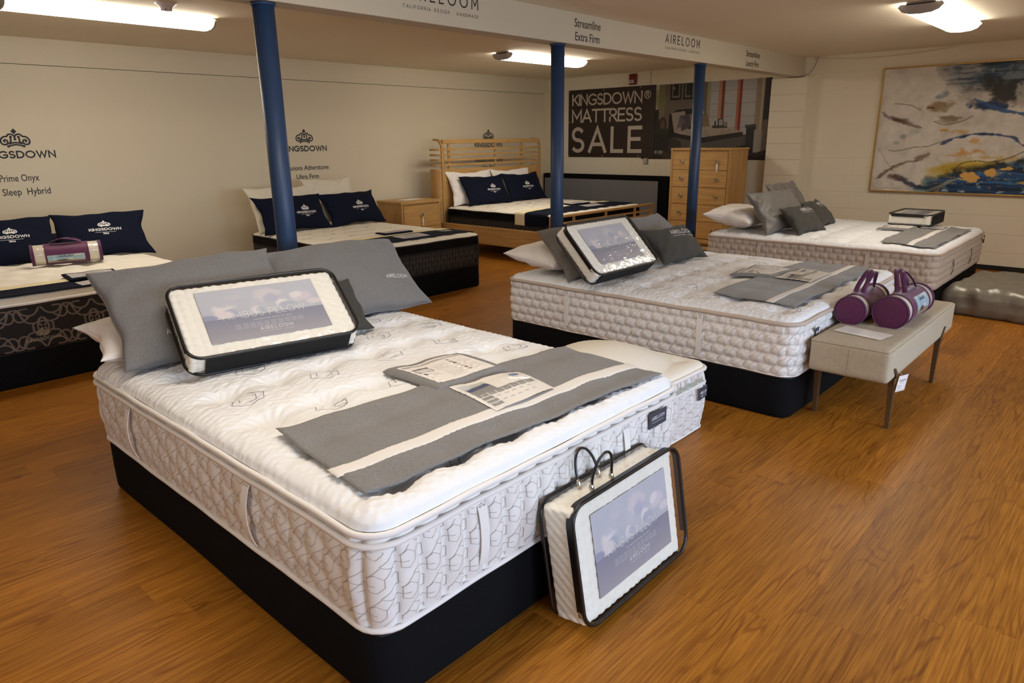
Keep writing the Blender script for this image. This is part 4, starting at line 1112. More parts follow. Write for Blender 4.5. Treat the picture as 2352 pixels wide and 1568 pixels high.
def grey_runner(B, quad, vs, label, sheetq, boardq, boardlabel, nm='grey_felt_runner', m=GREYF, lift=None, boardz=.008):
    o = cloth(nm, B, quad, m, 110, 44, .004, .0055, None, lift, label=label, cat='bed runner')
    v0, v1 = vs
    cloth('white_stripe', B, sub(quad, -.008, 1.008, v0, v1), STRIPE, 110, 8, .0085, .0028, o, (lambda u, v: lift(u, v0+v*(v1-v0))) if lift else None)
    if sheetq is not None:
        s = canvas_on('price_sheet', B, PRICE, sheetq, .0205, SHEET, o, lift=lambda u, v: .004*np.sin(PI*u))
        k = np.array(sheetq)
        canvas_on('clear_pocket', B, Canvas(12, 10, (255, 255, 255)), [k[0]+(k[0]-k[3])*.05, k[1]+(k[1]-k[2])*.05, k[2], k[3]], .0222, CLEARF, o, lift=lambda u, v: .004*np.sin(PI*u)+.002*np.sin(PI*v))
    if boardq is not None:
        t = cloth('information_board', B, [boardq[0], boardq[3], boardq[2], boardq[1]], m, 30, 26, .008+boardz, .009, None, lambda u, v: .012*(1-v)*0-.010*((np.minimum(np.minimum(u, 1-u), np.minimum(v, 1-v)) < .03)), label=boardlabel, cat='information board')
        bq = np.array(boardq); c = bq.mean(0); inner = c+(bq-c)*np.array([.80, .78])
        canvas_on('printed_sheet', B, INFO, inner, .0182+boardz, SHEET, t)
    return o
L1 = lambda p: (p[0]-.877, p[1]-1.296)
liftA = lambda u, v: .018*np.clip(1-(u/.10), 0, 1)**2*np.clip(1-v/.5, 0, 1)+.002*np.clip((v-.8)/.2, 0, 1)**2+.004*np.sin(u*15+v*3)+.004
grey_runner(B1, [(.120, .655), (.070, .118), (1.448, .040), (1.487, .560)], (.66, .775), 'grey felt runner with a white stripe across the foot of the nearest bed',
            [(.735, .510), (1.045, .455), (.995, .225), (.690, .225)], [(.700, .860), (1.070, .820), (1.045, .500), (.690, .515)], 'grey padded information board with a printed sheet on the nearest bed', lift=liftA)
q = [(.238, .600), (.205, .095), (1.68, .125), (1.73, .595)]
liftB = lambda u, v: .003*np.sin(u*13)+.003+.012*np.clip((v-.7)/.3, 0, 1)*np.abs(np.sin(u*9))
grey_runner(B2, q, (.66, .76), 'grey felt runner with a white stripe across the foot of the middle bed', [(.85, .48), (1.27, .46), (1.24, .25), (.86, .25)],
            [(.80, .77), (1.215, .775), (1.215, .47), (.855, .50)], 'grey padded information board near the foot of the middle bed', m=GREYF2, lift=liftB)
q = [(.16, .49), (.06, .045), (1.55, .050), (1.68, .52)]
grey_runner(B3, q, (.50, .62), 'grey felt runner with a pale stripe on the farthest right bed', [(1.25, .43), (1.55, .43), (1.52, .24), (1.22, .24)],
            [(.92, .74), (1.28, .74), (1.28, .46), (1.0, .45)], 'grey padded information board under the boxed pillow on the farthest right bed', m=GREYF2, lift=liftB)

def navy_runner(B, xl, xr, yb, yc, yf, label, badge=None, zlift=None):
    o = cloth('navy_runner', B, [(xl, yc), (xl, yf), (xr, yf), (xr, yc)], NAVY, 130, 24, .004, .004, None, None, label=label, cat='bed runner')
    cloth('cream_band', B, [(xl, yb), (xl, yc), (xr, yc), (xr, yb)], CREAM, 130, 10, .0045, .004, o)
    cloth('hem', B, [(xl+.004, yc+.004), (xl+.004, yc-.004), (xr-.004, yc-.004), (xr-.004, yc+.004)], NAVY, 130, 3, .0072, .003, o)
    if badge: canvas_on('woven_badge', B, PHOTO, badge, .0095, SHEET, o)
    return o
def navy_board(B, bq, sq, lab1, lab2):
    t = cloth('information_board', B, [bq[0], bq[3], bq[2], bq[1]], NAVY, 20, 12, .012, .014, None, None, label=lab1, cat='information board')
    b = np.array(bq); c = b.mean(0); canvas_on('printed_sheet', B, PHOTO, c+(b-c)*np.array([.86, .74]), .0275, SHEET, t)
    s = np.array(sq); t2 = canvas_on('price_sheet', B, PHOTO, sq, .012, SHEET, None, label=lab2, cat='price sheet'); t2.location = (B.loc[0], B.loc[1], B.z0)
navy_runner(B4, -.05, 1.97, .30, .175, .012, 'navy runner with a cream band across the foot of the left bed', [(1.54, .14), (1.70, .14), (1.70, .06), (1.54, .06)])
navy_board(B4, [(1.03, .37), (1.36, .36), (1.34, .15), (1.02, .16)], [(1.04, .13), (1.35, .125), (1.34, .015), (1.05, .02)], 'dark edged information board below the purple roll on the left bed', 'pale price sheet at the front edge of the left bed')
navy_runner(B5, -.22, 1.52+.26, .60, .43, .13, 'navy runner with a cream band over the bed behind the blue post', [(1.27, .40), (1.40, .39), (1.40, .30), (1.27, .31)])
navy_board(B5, [(.66, .67), (1.03, .65), (1.0, .48), (.64, .49)], [(.66, .40), (1.0, .39), (.97, .17), (.63, .18)], 'dark information board on the bed behind the first blue post', 'pale price sheet on the navy runner behind the first blue post')
navy_runner(B6, -.17, 1.90, .62, .45, .10, 'navy runner with a cream band hanging over the oak bed frame')
navy_board(B6, [(.95, .66), (1.35, .64), (1.33, .44), (.94, .46)], [(.98, .38), (1.36, .37), (1.34, .2), (.96, .21)], 'dark information board on the oak framed bed', 'pale price sheet on the oak framed bed')

# ------------------------------------------------------------------ clear pillow bags
def rr_outline(W, H, R, n=7):
    pts = []
    for cx, cy, a0 in ((W/2-R, R, -90), (W/2-R, H-R, 0), (-W/2+R, H-R, 90), (-W/2+R, R, 180)):
        for i in range(n): a = math.radians(a0+90*i/(n-1)); pts.append((cx+R*math.cos(a), cy+R*math.sin(a)))
    return np.array(pts)
def rbox(w, h, t, r, n=(40, 26, 10), puff=0, bump=None):
    """rounded box centred at the origin as one closed surface"""
    V = []; Fc = []; off = 0
    H = np.array([w/2, h/2, t/2])
    for ax in range(3):
        a, b = [i for i in range(3) if i != ax]
        for s in (-1, 1):
            u, v = np.meshgrid(np.linspace(-1, 1, n[a]), np.linspace(-1, 1, n[b]), indexing='ij'); P = np.zeros(u.shape+(3,))
            P[..., a] = u*H[a]; P[..., b] = v*H[b]; P[..., ax] = s*H[ax]; V.append(P.reshape(-1, 3))
            f = grid_faces(n[a], n[b], off=off); 
            flip = (s > 0) == (ax == 1)
            Fc.append(f[:, ::-1] if flip else f); off += u.size
    P = np.concatenate(V); inn = np.clip(P, -(H-r), H-r); d = P-inn; L = np.linalg.norm(d, axis=1); N = d/np.maximum(L, 1e-9)[:, None]
    P = inn+N*r
    e = np.clip((1-(P[:, 0]/H[0])**2), 0, 1)*np.clip((1-(P[:, 1]/H[1])**2), 0, 1); P[:, 2] += np.sign(P[:, 2])*puff*e**.5*(np.abs(P[:, 2]) > t*.3)
    if bump: 
        P = P+N*bump(P)[:, None]
    me = mk_mesh('m', P, np.concatenate(Fc), True); bm = bmesh.new(); bm.from_mesh(me); bmesh.ops.remove_doubles(bm, verts=bm.verts, dist=.0004); bmesh.ops.recalc_face_normals(bm, faces=bm.faces[:]); bm.to_mesh(me); bm.free()
    me.polygons.foreach_set('use_smooth', np.ones(len(me.polygons), bool)); return me
def cloud_canvas(w=300, h=176):
    c = Canvas(w, h, (184, 187, 194)); n = fbm(w, h, 5, 21, 6); n2 = fbm(w, h, 9, 33, 6)
    c.mix(np.clip((n-.45)*2.5, 0, 1)*.7, (206, 200, 204)); c.mix(np.clip((.6-c.Y)*1.2, 0, .5), (192, 194, 204))
    for x, y, rx, ry, cc in ((.20, .43, .085, .13, (222, 216, 216)), (.23, .47, .075, .10, (168, 174, 190)), (.17, .50, .07, .09, (218, 210, 210)), (.44, .47, .05, .07, (216, 210, 212)), (.47, .48, .03, .05, (172, 178, 192)),
                             (.66, .40, .07, .11, (224, 218, 218)), (.70, .45, .08, .07, (174, 178, 192)), (.57, .22, .12, .14, (208, 202, 206)), (.60, .30, .08, .10, (180, 182, 198)), (.84, .33, .10, .10, (206, 200, 206)), (.80, .28, .06, .07, (222, 216, 218)), (.30, .18, .08, .06, (196, 194, 202)), (.95, .46, .08, .06, (214, 206, 208)), (.04, .53, .06, .06, (150, 154, 176))):
        c.ell(x, y, rx*1.15, ry*1.15, cc, .95, .35, n2, .55)
    y0 = .565; low = np.clip((c.Y-y0)*400, 0, 1)[..., None]
    base = np.array([134, 137, 154.])*(1-(c.Y-y0)[..., None]*.0)+np.array([30, 22, 10.])*np.clip((c.Y-y0)*2, 0, 1)[..., None]; c.a = c.a*(1-low)+base*low
    return c
CLOUD = cloud_canvas(); LABEL_ME = {}
def nimbus_bag(p, yaw, rec, W, H, T, label, zipper='front', handle=None, fill=.99, labelw=.50, labelh=.285, seed=0, flat=False):
    root = empty('pillow_bag', label=label, cat='pillow bag', group=None, mw=frame_mw(p, yaw, rec)); R = .062
    def hexb(P): return .0045*(np.abs(np.sin(P[:, 0]*88)*np.sin(P[:, 1]*80+P[:, 2]*80+1.3*np.sin(P[:, 0]*44)))**.7-1.0)
    me = rbox(W*fill-.008, H-.012, T-.007, .016, (120, 80, 24), 0, hexb); me.name = 'pillow'; o = link('pillow', me, mat('pillow_knit', col(240, 236, 224), .85, bump=(90, .25)), root, loc=(-W*(1-fill)/2, H/2, T/2))
    # vinyl cover
    ol = rr_outline(W, H, R); n = len(ol); V = [(x, y, z) for z in (.001, T-.001) for x, y in ol]; Fc = [(i, (i+1) % n, n+(i+1) % n, n+i) for i in range(n)]
    link('vinyl_side', mk_mesh('vinyl_side', V, Fc, True), CLEAR, root)
    a = np.linspace(0, 1, 34); b = np.linspace(0, 1, 22); U, Vv = np.meshgrid(a, b, indexing='ij'); X, Y = round_rect(U, Vv, W, H, R)
    e = np.clip(edge_dist(X, Y, W, H, R)/.08, 0, 1); Z = T+.005*np.sqrt(np.clip(1-(1-e)**2, 0, 1))+.0012*np.sin(X*55+Y*23+seed)*e
    for s, nm in ((1, 'vinyl_front'), (-1, 'vinyl_back')):
        ZZ = Z if s > 0 else T-Z; f = grid_faces(34, 22); f = f if s > 0 else f[:, ::-1]
        link(nm, mk_mesh(nm, np.stack([X-W/2, Y, ZZ], -1).reshape(-1, 3), f, True), CLEAR, root)
    # label card
    lx, ly = (-.005, H*.515)
    key = (labelw, labelh)
    if key not in LABEL_ME: LABEL_ME[key] = canvas_mesh('label_card', CLOUD, lambda u, v: ((u-.5)*labelw, (v-.5)*labelh, .0*u))
    lc = link('label_card', LABEL_ME[key], color_mat('label_print', .4, .4), root, loc=(lx, ly, T-.0015))
    k = labelw/.50
    st = join2d(shift2d(text2d('NIMBUS', .034*k, .0022, width=.165*k), -.092*k, -.028*k), shift2d(text2d('PILLOW', .034*k, .0022, width=.155*k), .092*k, -.028*k),
                shift2d(text2d('CONNECTING BACK TO SELF', .0055*k, .0009, width=.16*k), .02*k, -.050*k), shift2d(text2d('AIRELOOM', .016*k, .0020, width=.135*k), .02*k, -.108*k), shift2d(text2d('CALIFORNIA DESIGN \u00b7 HANDMADE', .0035*k, .0006, width=.135*k), .02*k, -.120*k),
                *[strokes2d([[(x0, -.062*k-i*.0062*k), (x0+l, -.062*k-i*.0062*k)] for x0, l in [(-.14*k+j*.029*k, .023*k) for j in range(10 if i < 4 else 7)]], .0009) for i in range(5)])
    decal('lettering', st, lambda x, y: (x, y, .0008+0*x), PRINTW, lc)
    # piping and zip
    for z, r in ((T, .0062), (0, .0062)):
        if z and zipper == 'front': r = .0070
        tube_obj('piping', np.array([(x, y, z) for x, y in ol]), r, PIPING, root, 7, True)
    if zipper == 'front':
        half = ol[6:22]; V = []; 
        for x, y in half:
            V += [(x*1.006, H/2+(y-H/2)*1.006, T-.003), (x*1.006, H/2+(y-H/2)*1.006, T-.026)]
        m_ = len(half); link('zip_band', mk_mesh('zip_band', V, [(2*i, 2*i+1, 2*i+3, 2*i+2) for i in range(m_-1)], True), PIPING, root)
        link('zip_puller', bm_mesh('zip_puller', box_bm(bmesh.new(), (half[-1][0]-.004, half[-1][1]-.018, T-.022), (half[-1][0]-.001, half[-1][1]+.002, T-.012), .001, 1)), NICKEL, root)
    box('bottom_panel', (-W/2+.062, -.0035, .003), (W/2-.05, .0015, T-.003), BMESH, root)
    if handle == 'arch': 
        pts = [(.00+x, H+.002+y, T/2) for x, y in [(-.05, 0), (-.045, .008), (-.02, .014), (.02, .014), (.045, .008), (.05, 0)]]; tube_obj('handle', pts, .006, PIPING, root, 6)
    if handle == 'cord':
        for zc, tilt in ((T*.30, -.02), (T*.70, .03)):
            pts = []
            for i in range(19):
                a = PI*i/18; pts.append((-.055*math.cos(a)-.10, H+.004+.105*math.sin(a)**.8, zc+tilt*math.sin(a)))
            tube_obj('handle', pts, .0048, PIPING, root, 8)
            for sx in (-1, 1): lathe('handle_ferrule', [(.0085, -.006), (.0095, 0), (.0085, .006), (.0055, .012), (.0055, .020)], NICKEL, root, 12, loc=(-.10+sx*.055, H+.004, zc), rot=(-PI/2, 0, 0))
    return root
nimbus_bag((1.395, 2.635, .612), deg(-11.6), deg(36.5), .715, .395, .105, 'clear vinyl pillow bag leaning on the grey pillow of the nearest bed', handle='arch', seed=1)
nimbus_bag((3.85, 2.555, .612), deg(0), deg(46), .73, .41, .10, 'clear vinyl pillow bag leaning on the middle bed', handle='arch', seed=2)
nimbus_bag((1.800, 1.200, .006), deg(0), deg(80.4), .63, .405, .130, 'clear vinyl pillow bag standing on the floor against the nearest mattress', handle='cord', fill=.945, seed=3, labelw=.44, labelh=.285)
# boxed pillow lying flat on bed 3
nimbus_bag((8.105, 1.615, .628), deg(0), deg(0), .60, .39, .105, 'clear pillow bag lying flat on the farthest right bed', seed=4, labelw=.40, labelh=.23)
# ------------------------------------------------------------------ slatted oak bed frame
t = empty('bed_frame', (7.54, 7.30, 0), 0, 'light oak bed frame with a slatted headboard curving at both ends', 'bed frame')
HX0, HX1 = 6.50-7.54, 8.64-7.54
def strip_path(pts2, z0, z1, th, name, m, parent):
    """horizontal board following a plan line pts2 (x,y), upright section th thick"""
    P = np.array(pts2, float); V2, F2 = ribbon2d(P, th); n = len(V2); V = np.concatenate([np.c_[V2, np.full(n, z0)], np.c_[V2, np.full(n, z1)]])
    Fc = []; k = n//2
    for i in range(k-1):
        a, b, c, d = 2*i, 2*i+1, 2*i+3, 2*i+2; Fc += [(a, b, c, d), (n+a, n+d, n+c, n+b), (a, d, n+d, n+a), (b, n+b, n+c, c)]
    Fc += [(0, n, n+1, 1), (2*k-2, 2*k-1, n+2*k-1, n+2*k-2)]
    return link(name, mk_mesh(name, V, Fc), m, parent)
plan = [(HX0+.01, .17)]+[(HX0+.10-.10*math.cos(a)+.0, .10-.10*math.sin(a)+.0) for a in np.linspace(0, PI/2, 8)]+[(HX1-.10+.10*math.sin(a), .10-.10*math.cos(a)) for a in np.linspace(0, PI/2, 8)]+[(HX1-.01, .17)]
plan = [(x, y+.01) for x, y in plan]
for zc in (1.372, 1.303, 1.236, 1.170): strip_path(plan, zc-.013, zc+.014, .018, 'slat', OAKX, t)
strip_path(plan, 1.075, 1.115, .022, 'panel_cap', OAKX, t)
strip_path(plan, .30, 1.075, .018, 'headboard_panel', OAKX, t)
# top rail with rounded shoulders and the two posts, each bent board of its own
def bent(x, sgn, name):
    pts = [(x, .01, .0)]+[(x, .01, z) for z in np.linspace(.3, 1.39, 8)]+[(x, .01+.115-.115*math.cos(a), 1.39+.115*math.sin(a)) for a in np.linspace(.2, PI/2, 7)]+[(x, .17, 1.505)]
    V = []
    for i, (px_, py_, pz_) in enumerate(pts):
        a = 0 if pz_ <= 1.39 else min(PI/2, math.acos(max(-1, min(1, 1-(py_-.01)/.115))))
        ny, nz = -math.cos(a), math.sin(a)
        for dx in (-.022, .022):
            for q in (-.012, .012): V.append((px_+dx, py_+ny*q, pz_+nz*q))
    Fc = []; 
    for i in range(len(pts)-1):
        b = i*4; c = b+4; Fc += [(b, b+1, c+1, c), (b+1, b+3, c+3, c+1), (b+3, b+2, c+2, c+3), (b+2, b, c, c+2)]
    Fc += [(0, 2, 3, 1), tuple(len(V)-4+i for i in (0, 1, 3, 2))]
    return link(name, mk_mesh(name, V, Fc), OAKZ, t)
bent(HX0+.075, -1, 'headboard_post'); bent(HX1-.03, 1, 'headboard_post')
box('top_rail', (HX0+.08, .00, 1.452), (HX1-.03, .026, 1.508), OAKX, t, bev=.008)
for x in (HX0+.21, (HX0+HX1)/2+.06, HX1-.42): box('headboard_upright', (x-.017, .020, 1.10), (x+.017, .040, 1.455), OAKZ, t, bev=.002)
box('side_rail', (6.492-7.54, 5.30-7.30, .175), (6.530-7.54, .02, .405), OAKY, t, bev=.004)
box('side_rail', (8.545-7.54, 5.30-7.30, .175), (8.58-7.54, .02, .405), OAKY, t, bev=.004)
FX0, FX1, FY = 6.38-7.54, 8.64-7.54, 5.235-7.30
for zc in (.455, .520): box('footboard_slat', (FX0+.03, FY+.005, zc-.012), (FX1-.03, FY+.022, zc+.012), OAKX, t, bev=.002)
box('footboard_top', (FX0+.02, FY-.006, .588), (FX1-.02, FY+.034, .618), OAKX, t, bev=.010, seg=3)
box('footboard_panel', (FX0+.03, FY, .175), (FX1-.03, FY+.028, .405), OAKX, t, bev=.004)
for x in (FX0+.017, FX1-.017): box('footboard_post', (x-.018, FY-.004, .0), (x+.018, FY+.034, .608), OAKZ, t, bev=.009, seg=3)
for f in (.2, .5, .8): box('footboard_upright', (FX0+(FX1-FX0)*f-.014, FY+.002, .40), (FX0+(FX1-FX0)*f+.014, FY+.026, .592), OAKZ, t, bev=.002)
for k in range(9): box('bed_slat', (6.53-7.54, -.15-k*.22-.04, .310), (8.545-7.54, -.15-k*.22+.04, .3285), OAKX, t)
box('center_rail', (-.03, -1.98, .25), (.03, -.02, .309), OAKY, t)

# ------------------------------------------------------------------ case furniture with ring pulls
def ring_pull(parent, x, y, z, axis='y', r=.021):
    if axis == 'y': P = [(x+r*math.cos(a), y-.010, z-.006+r*math.sin(a)) for a in np.arange(20)*PI/10]; c0 = (x, y, z)
    else: P = [(x-.010, y+r*math.cos(a), z-.006+r*math.sin(a)) for a in np.arange(20)*PI/10]
    o = tube_obj('ring_pull', P, .0042, NICKEL, parent, 7, True)
    lathe('rosette', [(r*.62, 0), (r*.58, .004), (r*.3, .007), (0, .007)], NICKEL, o, 18, loc=(x, y, z), rot=(PI/2, 0, 0) if axis == 'y' else (0, -PI/2, 0))
    return o
def price_tag(parent, x, y, z, axis):
    d = .012
    if axis == 'x':
        V = [(x-d, y-.013, z-.10), (x-d, y+.013, z-.10), (x-d, y+.013, z-.015), (x-d, y+.006, z), (x-d, y-.006, z), (x-d, y-.013, z-.015)]; dl = (-.0012, 0, 0)
    else:
        V = [(x-.011, y-d, z-.10), (x+.011, y-d, z-.10), (x+.011, y-d, z-.015), (x+.005, y-d, z), (x-.005, y-d, z), (x-.011, y-d, z-.015)]; dl = (0, -.0012, 0)
    V2 = [tuple(np.array(v)+dl) for v in V]; n = 6
    o = link('price_tag', mk_mesh('price_tag', V+V2, [tuple(range(n)), tuple(range(2*n-1, n-1, -1))]+[(i, (i+1) % n, n+(i+1) % n, n+i) for i in range(n)]), PAPER, parent)
    dd = np.array(dl)*1.6
    a = [np.array(v)+dd for v in (V[0], V[1])]; c = (a[0]+a[1])/2+np.array([0, 0, .022]); e = (a[1]-a[0])*.22
    V3 = [c-e, c+[0, 0, -.011], c+e, c+[0, 0, .011]]; link('blue_mark', mk_mesh('blue_mark', V3, [(0, 1, 2, 3)]), mat('tag_blue', col(60, 84, 140), .6), o)
    tube_obj('string', [(x-d if axis == 'x' else x, y if axis == 'x' else y-d, z-.004), (x-.006 if axis == 'x' else x, y if axis == 'x' else y-.006, z+.022)], .0009, PAPER, o, 5)
# tall dresser
DX, DY0, DY1, DH = 8.60, 4.115, 4.975, 1.358
t = empty('dresser', (DX, (DY0+DY1)/2, 0), 0, 'tall oak five drawer dresser with ring pulls below the bedroom poster', 'dresser')
ly0, ly1 = DY0-(DY0+DY1)/2, DY1-(DY0+DY1)/2
box('body', (.022, ly0+.008, .10), (.52, ly1-.008, DH-.028), OAKZ, t, bev=.003)
box('top', (-.004, ly0-.002, DH-.027), (.53, ly1+.002, DH), OAKY, t, bev=.003)
box('plinth', (.06, ly0+.03, .0), (.50, ly1-.03, .099), BLACKV, t)
box('base_rail', (.006, ly0, .125), (.0215, ly1, .175), OAKY, t, bev=.002); box('base_rail', (-.002, ly0, .035), (.05, ly1, .085), OAKY, t, bev=.002)
box('stile', (.004, ly0, .175), (.0215, ly0+.035, DH-.028), OAKZ, t, bev=.002); box('stile', (.004, ly1-.035, .175), (.0215, ly1, DH-.028), OAKZ, t, bev=.002)
dz0, dz1 = .185, DH-.055; hh = (dz1-dz0)/5
for k in range(5):
    o = box('drawer', (.000, ly0+.040, dz0+k*hh+.003), (.0215, ly1-.040, dz0+(k+1)*hh-.003), OAKY, t, bev=.002)
    for s in (-1, 1): ring_pull(o, 0.0, s*.255, dz0+(k+.5)*hh, 'x', .028)
    if k == 4: price_tag(o, 0, -.255, dz0+(k+.5)*hh-.03, 'x')
# nightstand
t = empty('nightstand', (6.07, 7.20, 0), 0, 'small oak nightstand with ring pulls between two wall beds', 'nightstand')
box('body', (-.335, .022, .06), (.335, .50, .700), OAKX, t, bev=.003); box('top', (-.345, -.004, .701), (.345, .51, .735), OAKX, t, bev=.004)
for s in (-1, 1): box('stile', (s*.335-(.03 if s > 0 else 0), .004, .06), (s*.335+(.03 if s < 0 else 0), .0215, .700), OAKZ, t, bev=.002)
for k, (a, b) in enumerate(((.10, .385), (.392, .678))):
    o = box('drawer', (-.298, .0, a), (.298, .0215, b), OAKX, t, bev=.002); ring_pull(o, 0, 0, (a+b)/2+.015, 'y', .027)
    if k == 1: price_tag(o, .004, -.004, (a+b)/2-.02, 'y')
for sx in (-.31, .31):
    for sy in (.04, .46): box('leg', (sx-.018, sy-.018, 0), (sx+.018, sy+.018, .059), OAKZ, t)
p = box('paper_sheet', (-.16, -.10, 0), (.16, .10, .002), PAPER, None, loc=(6.10, 7.47, .7362), rot=(0, 0, .06), label='white paper lying on the oak nightstand', cat='paper')
# black upholstered headboard leaning by the wall
t = empty('headboard', (9.33, 6.60, 0), 0, 'wide black headboard with a grey panel standing along the back wall', 'headboard')
me = rbox(.06, 2.42, .945, .025, (6, 40, 20)); me.name = 'padded_border'; link('padded_border', me, HBLACK, t, loc=(0, 0, .4735))
bm = bmesh.new(); box_bm(bm, (-.036, -1.03, .02), (-.024, 1.17, .868), .004, 2); link('grey_panel', bm_mesh('grey_panel', bm), HGREY, t)
me = rbox(.085, .09, .945, .03, (6, 8, 30)); me.name = 'wing'; link('wing', me, HBLACK, t, loc=(-.012, -1.17, .4735))

# ------------------------------------------------------------------ wall things
def wallquad(y0, y1, z0, z1, x): return lambda u, v: (np.full_like(u, x), y0+(y1-y0)*u, z0+(z1-z0)*v)
def poster_canvas(w=320, h=174):
    c = Canvas(w, h, (78, 70, 62)); n = fbm(w, h, 9, 5); n2 = fbm(w, h, 20, 8)
    c.rect(.08, 0, .16, .62, (176, 170, 158)); c.rect(.14, 0, .19, .55, (120, 112, 84)); c.rect(.19, 0, .53, .6, (104, 94, 84))
    c.rect(.53, 0, .56, .62, (150, 142, 120)); c.rect(.56, 0, .90, .68, (168, 166, 164))
    for y in (.12, .28, .44, .58): c.rect(.56, y, .90, y+.012, (140, 138, 136), .8)
    c.ell(.76, .36, .05, .16, (150, 166, 166), .6, .5, n, .3)
    c.rect(.62, 0, .645, .50, (172, 120, 92)); c.rect(.645, 0, .665, .50, (110, 44, 30)); c.rect(.755, 0, .775, .68, (168, 96, 66)); c.rect(.775, 0, .795, .68, (120, 34, 20))
    c.rect(.895, 0, .93, .8, (140, 126, 102)); c.rect(.93, 0, .95, .7, (172, 160, 138)); c.rect(.955, 0, 1, .5, (34, 28, 24)); c.rect(.955, .5, 1, 1, (104, 92, 84))
    for x0 in (.235, .34): c.rect(x0, 0, x0+.09, .21, (22, 18, 16)); c.rect(x0+.012, 0, x0+.078, .185, (112, 108, 104)); c.rect(x0+.022, 0, x0+.068, .16, (34, 30, 30))
    c.rect(.255, .04, .27, .08, (160, 120, 40)); c.rect(.40, 0, .50, .21, (22, 18, 16)); c.rect(.412, 0, .488, .185, (112, 108, 104)); c.rect(.422, 0, .478, .16, (36, 32, 30))
    c.rect(.11, .33, .145, .62, (36, 32, 26)); c.rect(.09, .45, .15, .66, (44, 38, 30)); c.ell(.18, .55, .035, .13, (58, 44, 34), 1, .1); c.ell(.18, .55, .018, .09, (90, 76, 62), 1, .1)
    c.ell(.14, .20, .06, .16, (118, 118, 76), .7, .8, n2, 1.2); c.stroke([(.02, .05), (.08, .2), (.12, .36)], .008, (60, 56, 34))
    c.poly([(.0, .66), (.26, .60), (.27, 1), (0, 1)], (36, 34, 34)); c.poly([(.0, .62), (.02, .60), (.26, .58), (.28, .63), (0, .70)], (48, 44, 42))
    c.poly([(.23, .40), (.30, .34), (.44, .33), (.53, .40), (.53, .62), (.23, .72)], (24, 20, 20)); c.ell(.5, .40, .02, .04, (190, 184, 176), .9, .2)
    c.poly([(.25, .38), (.36, .36), (.40, .62), (.28, .64)], (150, 138, 130)); c.poly([(.32, .42), (.42, .40), (.42, .56), (.34, .63)], (74, 66, 70)); c.poly([(.40, .40), (.54, .40), (.57, .58), (.42, .62)], (122, 106, 76)); c.poly([(.30, .6), (.32, .43), (.37, .5)], (96, 88, 92))
    c.poly([(.29, .64), (.45, .58), (.66, .56), (.82, .64), (.56, .71), (.40, .70)], (158, 146, 128)); c.mix((n2 > .52)*((c.Y > .57) & (c.Y < .69) & (c.X > .42) & (c.X < .8))*.25, (110, 100, 88))
    c.poly([(.29, .65), (.50, .71), (.82, .645), (.82, .70), (.52, .78), (.29, .71)], (26, 22, 20))
    c.poly([(.30, .71), (.52, .78), (.82, .70), (.82, .82), (.52, .92), (.30, .84)], (84, 80, 74))
    for i in range(26): c.rect(.53+i*.0112, .70, .5345+i*.0112, .92, (58, 54, 52), .5*(.6))
    c.poly([(.28, .82), (.52, .93), (.86, .80), (.86, 1), (.28, 1)], (28, 25, 25)); c.poly([(.25, .70), (.34, .76), (.36, 1), (.22, 1)], (52, 48, 46))
    c.rect(.585, .555, .70, .59, (52, 46, 42)); c.rect(.625, .47, .67, .565, (34, 32, 32)); c.rect(.634, .485, .661, .555, (150, 146, 140)); c.rect(.60, .50, .612, .56, (40, 36, 32)); c.ell(.685, .545, .018, .035, (120, 112, 100), 1, .2)
    c.rect(.84, .56, .91, .92, (34, 34, 34)); c.poly([(.83, .56), (.91, .55), (.91, .58), (.83, .6)], (60, 58, 56)); c.rect(.90, .62, .955, .9, (150, 142, 134)); c.poly([(.86, .94), (1, .86), (1, 1), (.84, 1)], (44, 34, 30))
    c.ell(.14, .95, .12, .07, (64, 54, 48), 1, .1); c.ell(.17, .90, .025, .03, (160, 156, 150), .8, .4); c.ell(.13, .9, .015, .03, (150, 150, 146), .8, .4); c.poly([(0, .9), (.2, .96), (.18, 1), (0, 1)], (36, 28, 24))
    c.a *= .94+.12*n[..., None]
    return c
PO = poster_canvas()
po = link('poster', canvas_mesh('poster', PO, wallquad(5.98, 4.02, 1.185, 2.235, WX-.0085)), color_mat('poster_print', .5, .4), None, label='large bedroom scene poster on the back wall behind the dresser', cat='poster')
t = box('sale_banner', (WX-.0135, 5.762, 1.205), (WX-.0105, 7.388, 2.242), mat('banner_brown', col(44, 32, 28), .45), None, label='dark brown banner reading KINGSDOWN MATTRESS SALE on the back wall', cat='banner')
BT = mat('banner_letters', col(198, 186, 172), .6)
def ban(v2f, cy, z): decal('lettering', v2f, lambda x, y: (WX-.0145+0*x, cy-x, z+y), BT, t)
def banl(s, h, w, L): 
    v = text2d(s, h, w, width=L, align='l'); ban(v, 7.388-.085, 0)
ban(shift2d(text2d('KINGSDOWN', .150, .026, cond=1.12, width=1.30, align='l'), 0, 0), 7.303, 2.012)
ban(text2d('\u00ae', .15, .012, align='l'), 5.955, 2.030)
ban(text2d('MATTRESS', .175, .030, cond=1.2, width=1.30, align='l'), 7.303, 1.755)
ban(text2d('SALE', .345, .056, cond=1.12, width=1.30, align='l'), 7.303, 1.300)
for y in (7.365, 6.70, 6.03):
    for z in (2.222, 1.226): lathe('grommet', [(.010, 0), (.010, .003), (.005, .004), (.0045, .001)], mat('brass', col(200, 170, 110), .3, metal=1), t, 14, loc=(WX-.0136, y, z), rot=(0, -PI/2, 0))
lathe('grommet', [(.010, 0), (.010, .003), (.005, .004), (.0045, .001)], MATS['brass'], t, 14, loc=(WX-.0136, 7.37, 1.75), rot=(0, -PI/2, 0))
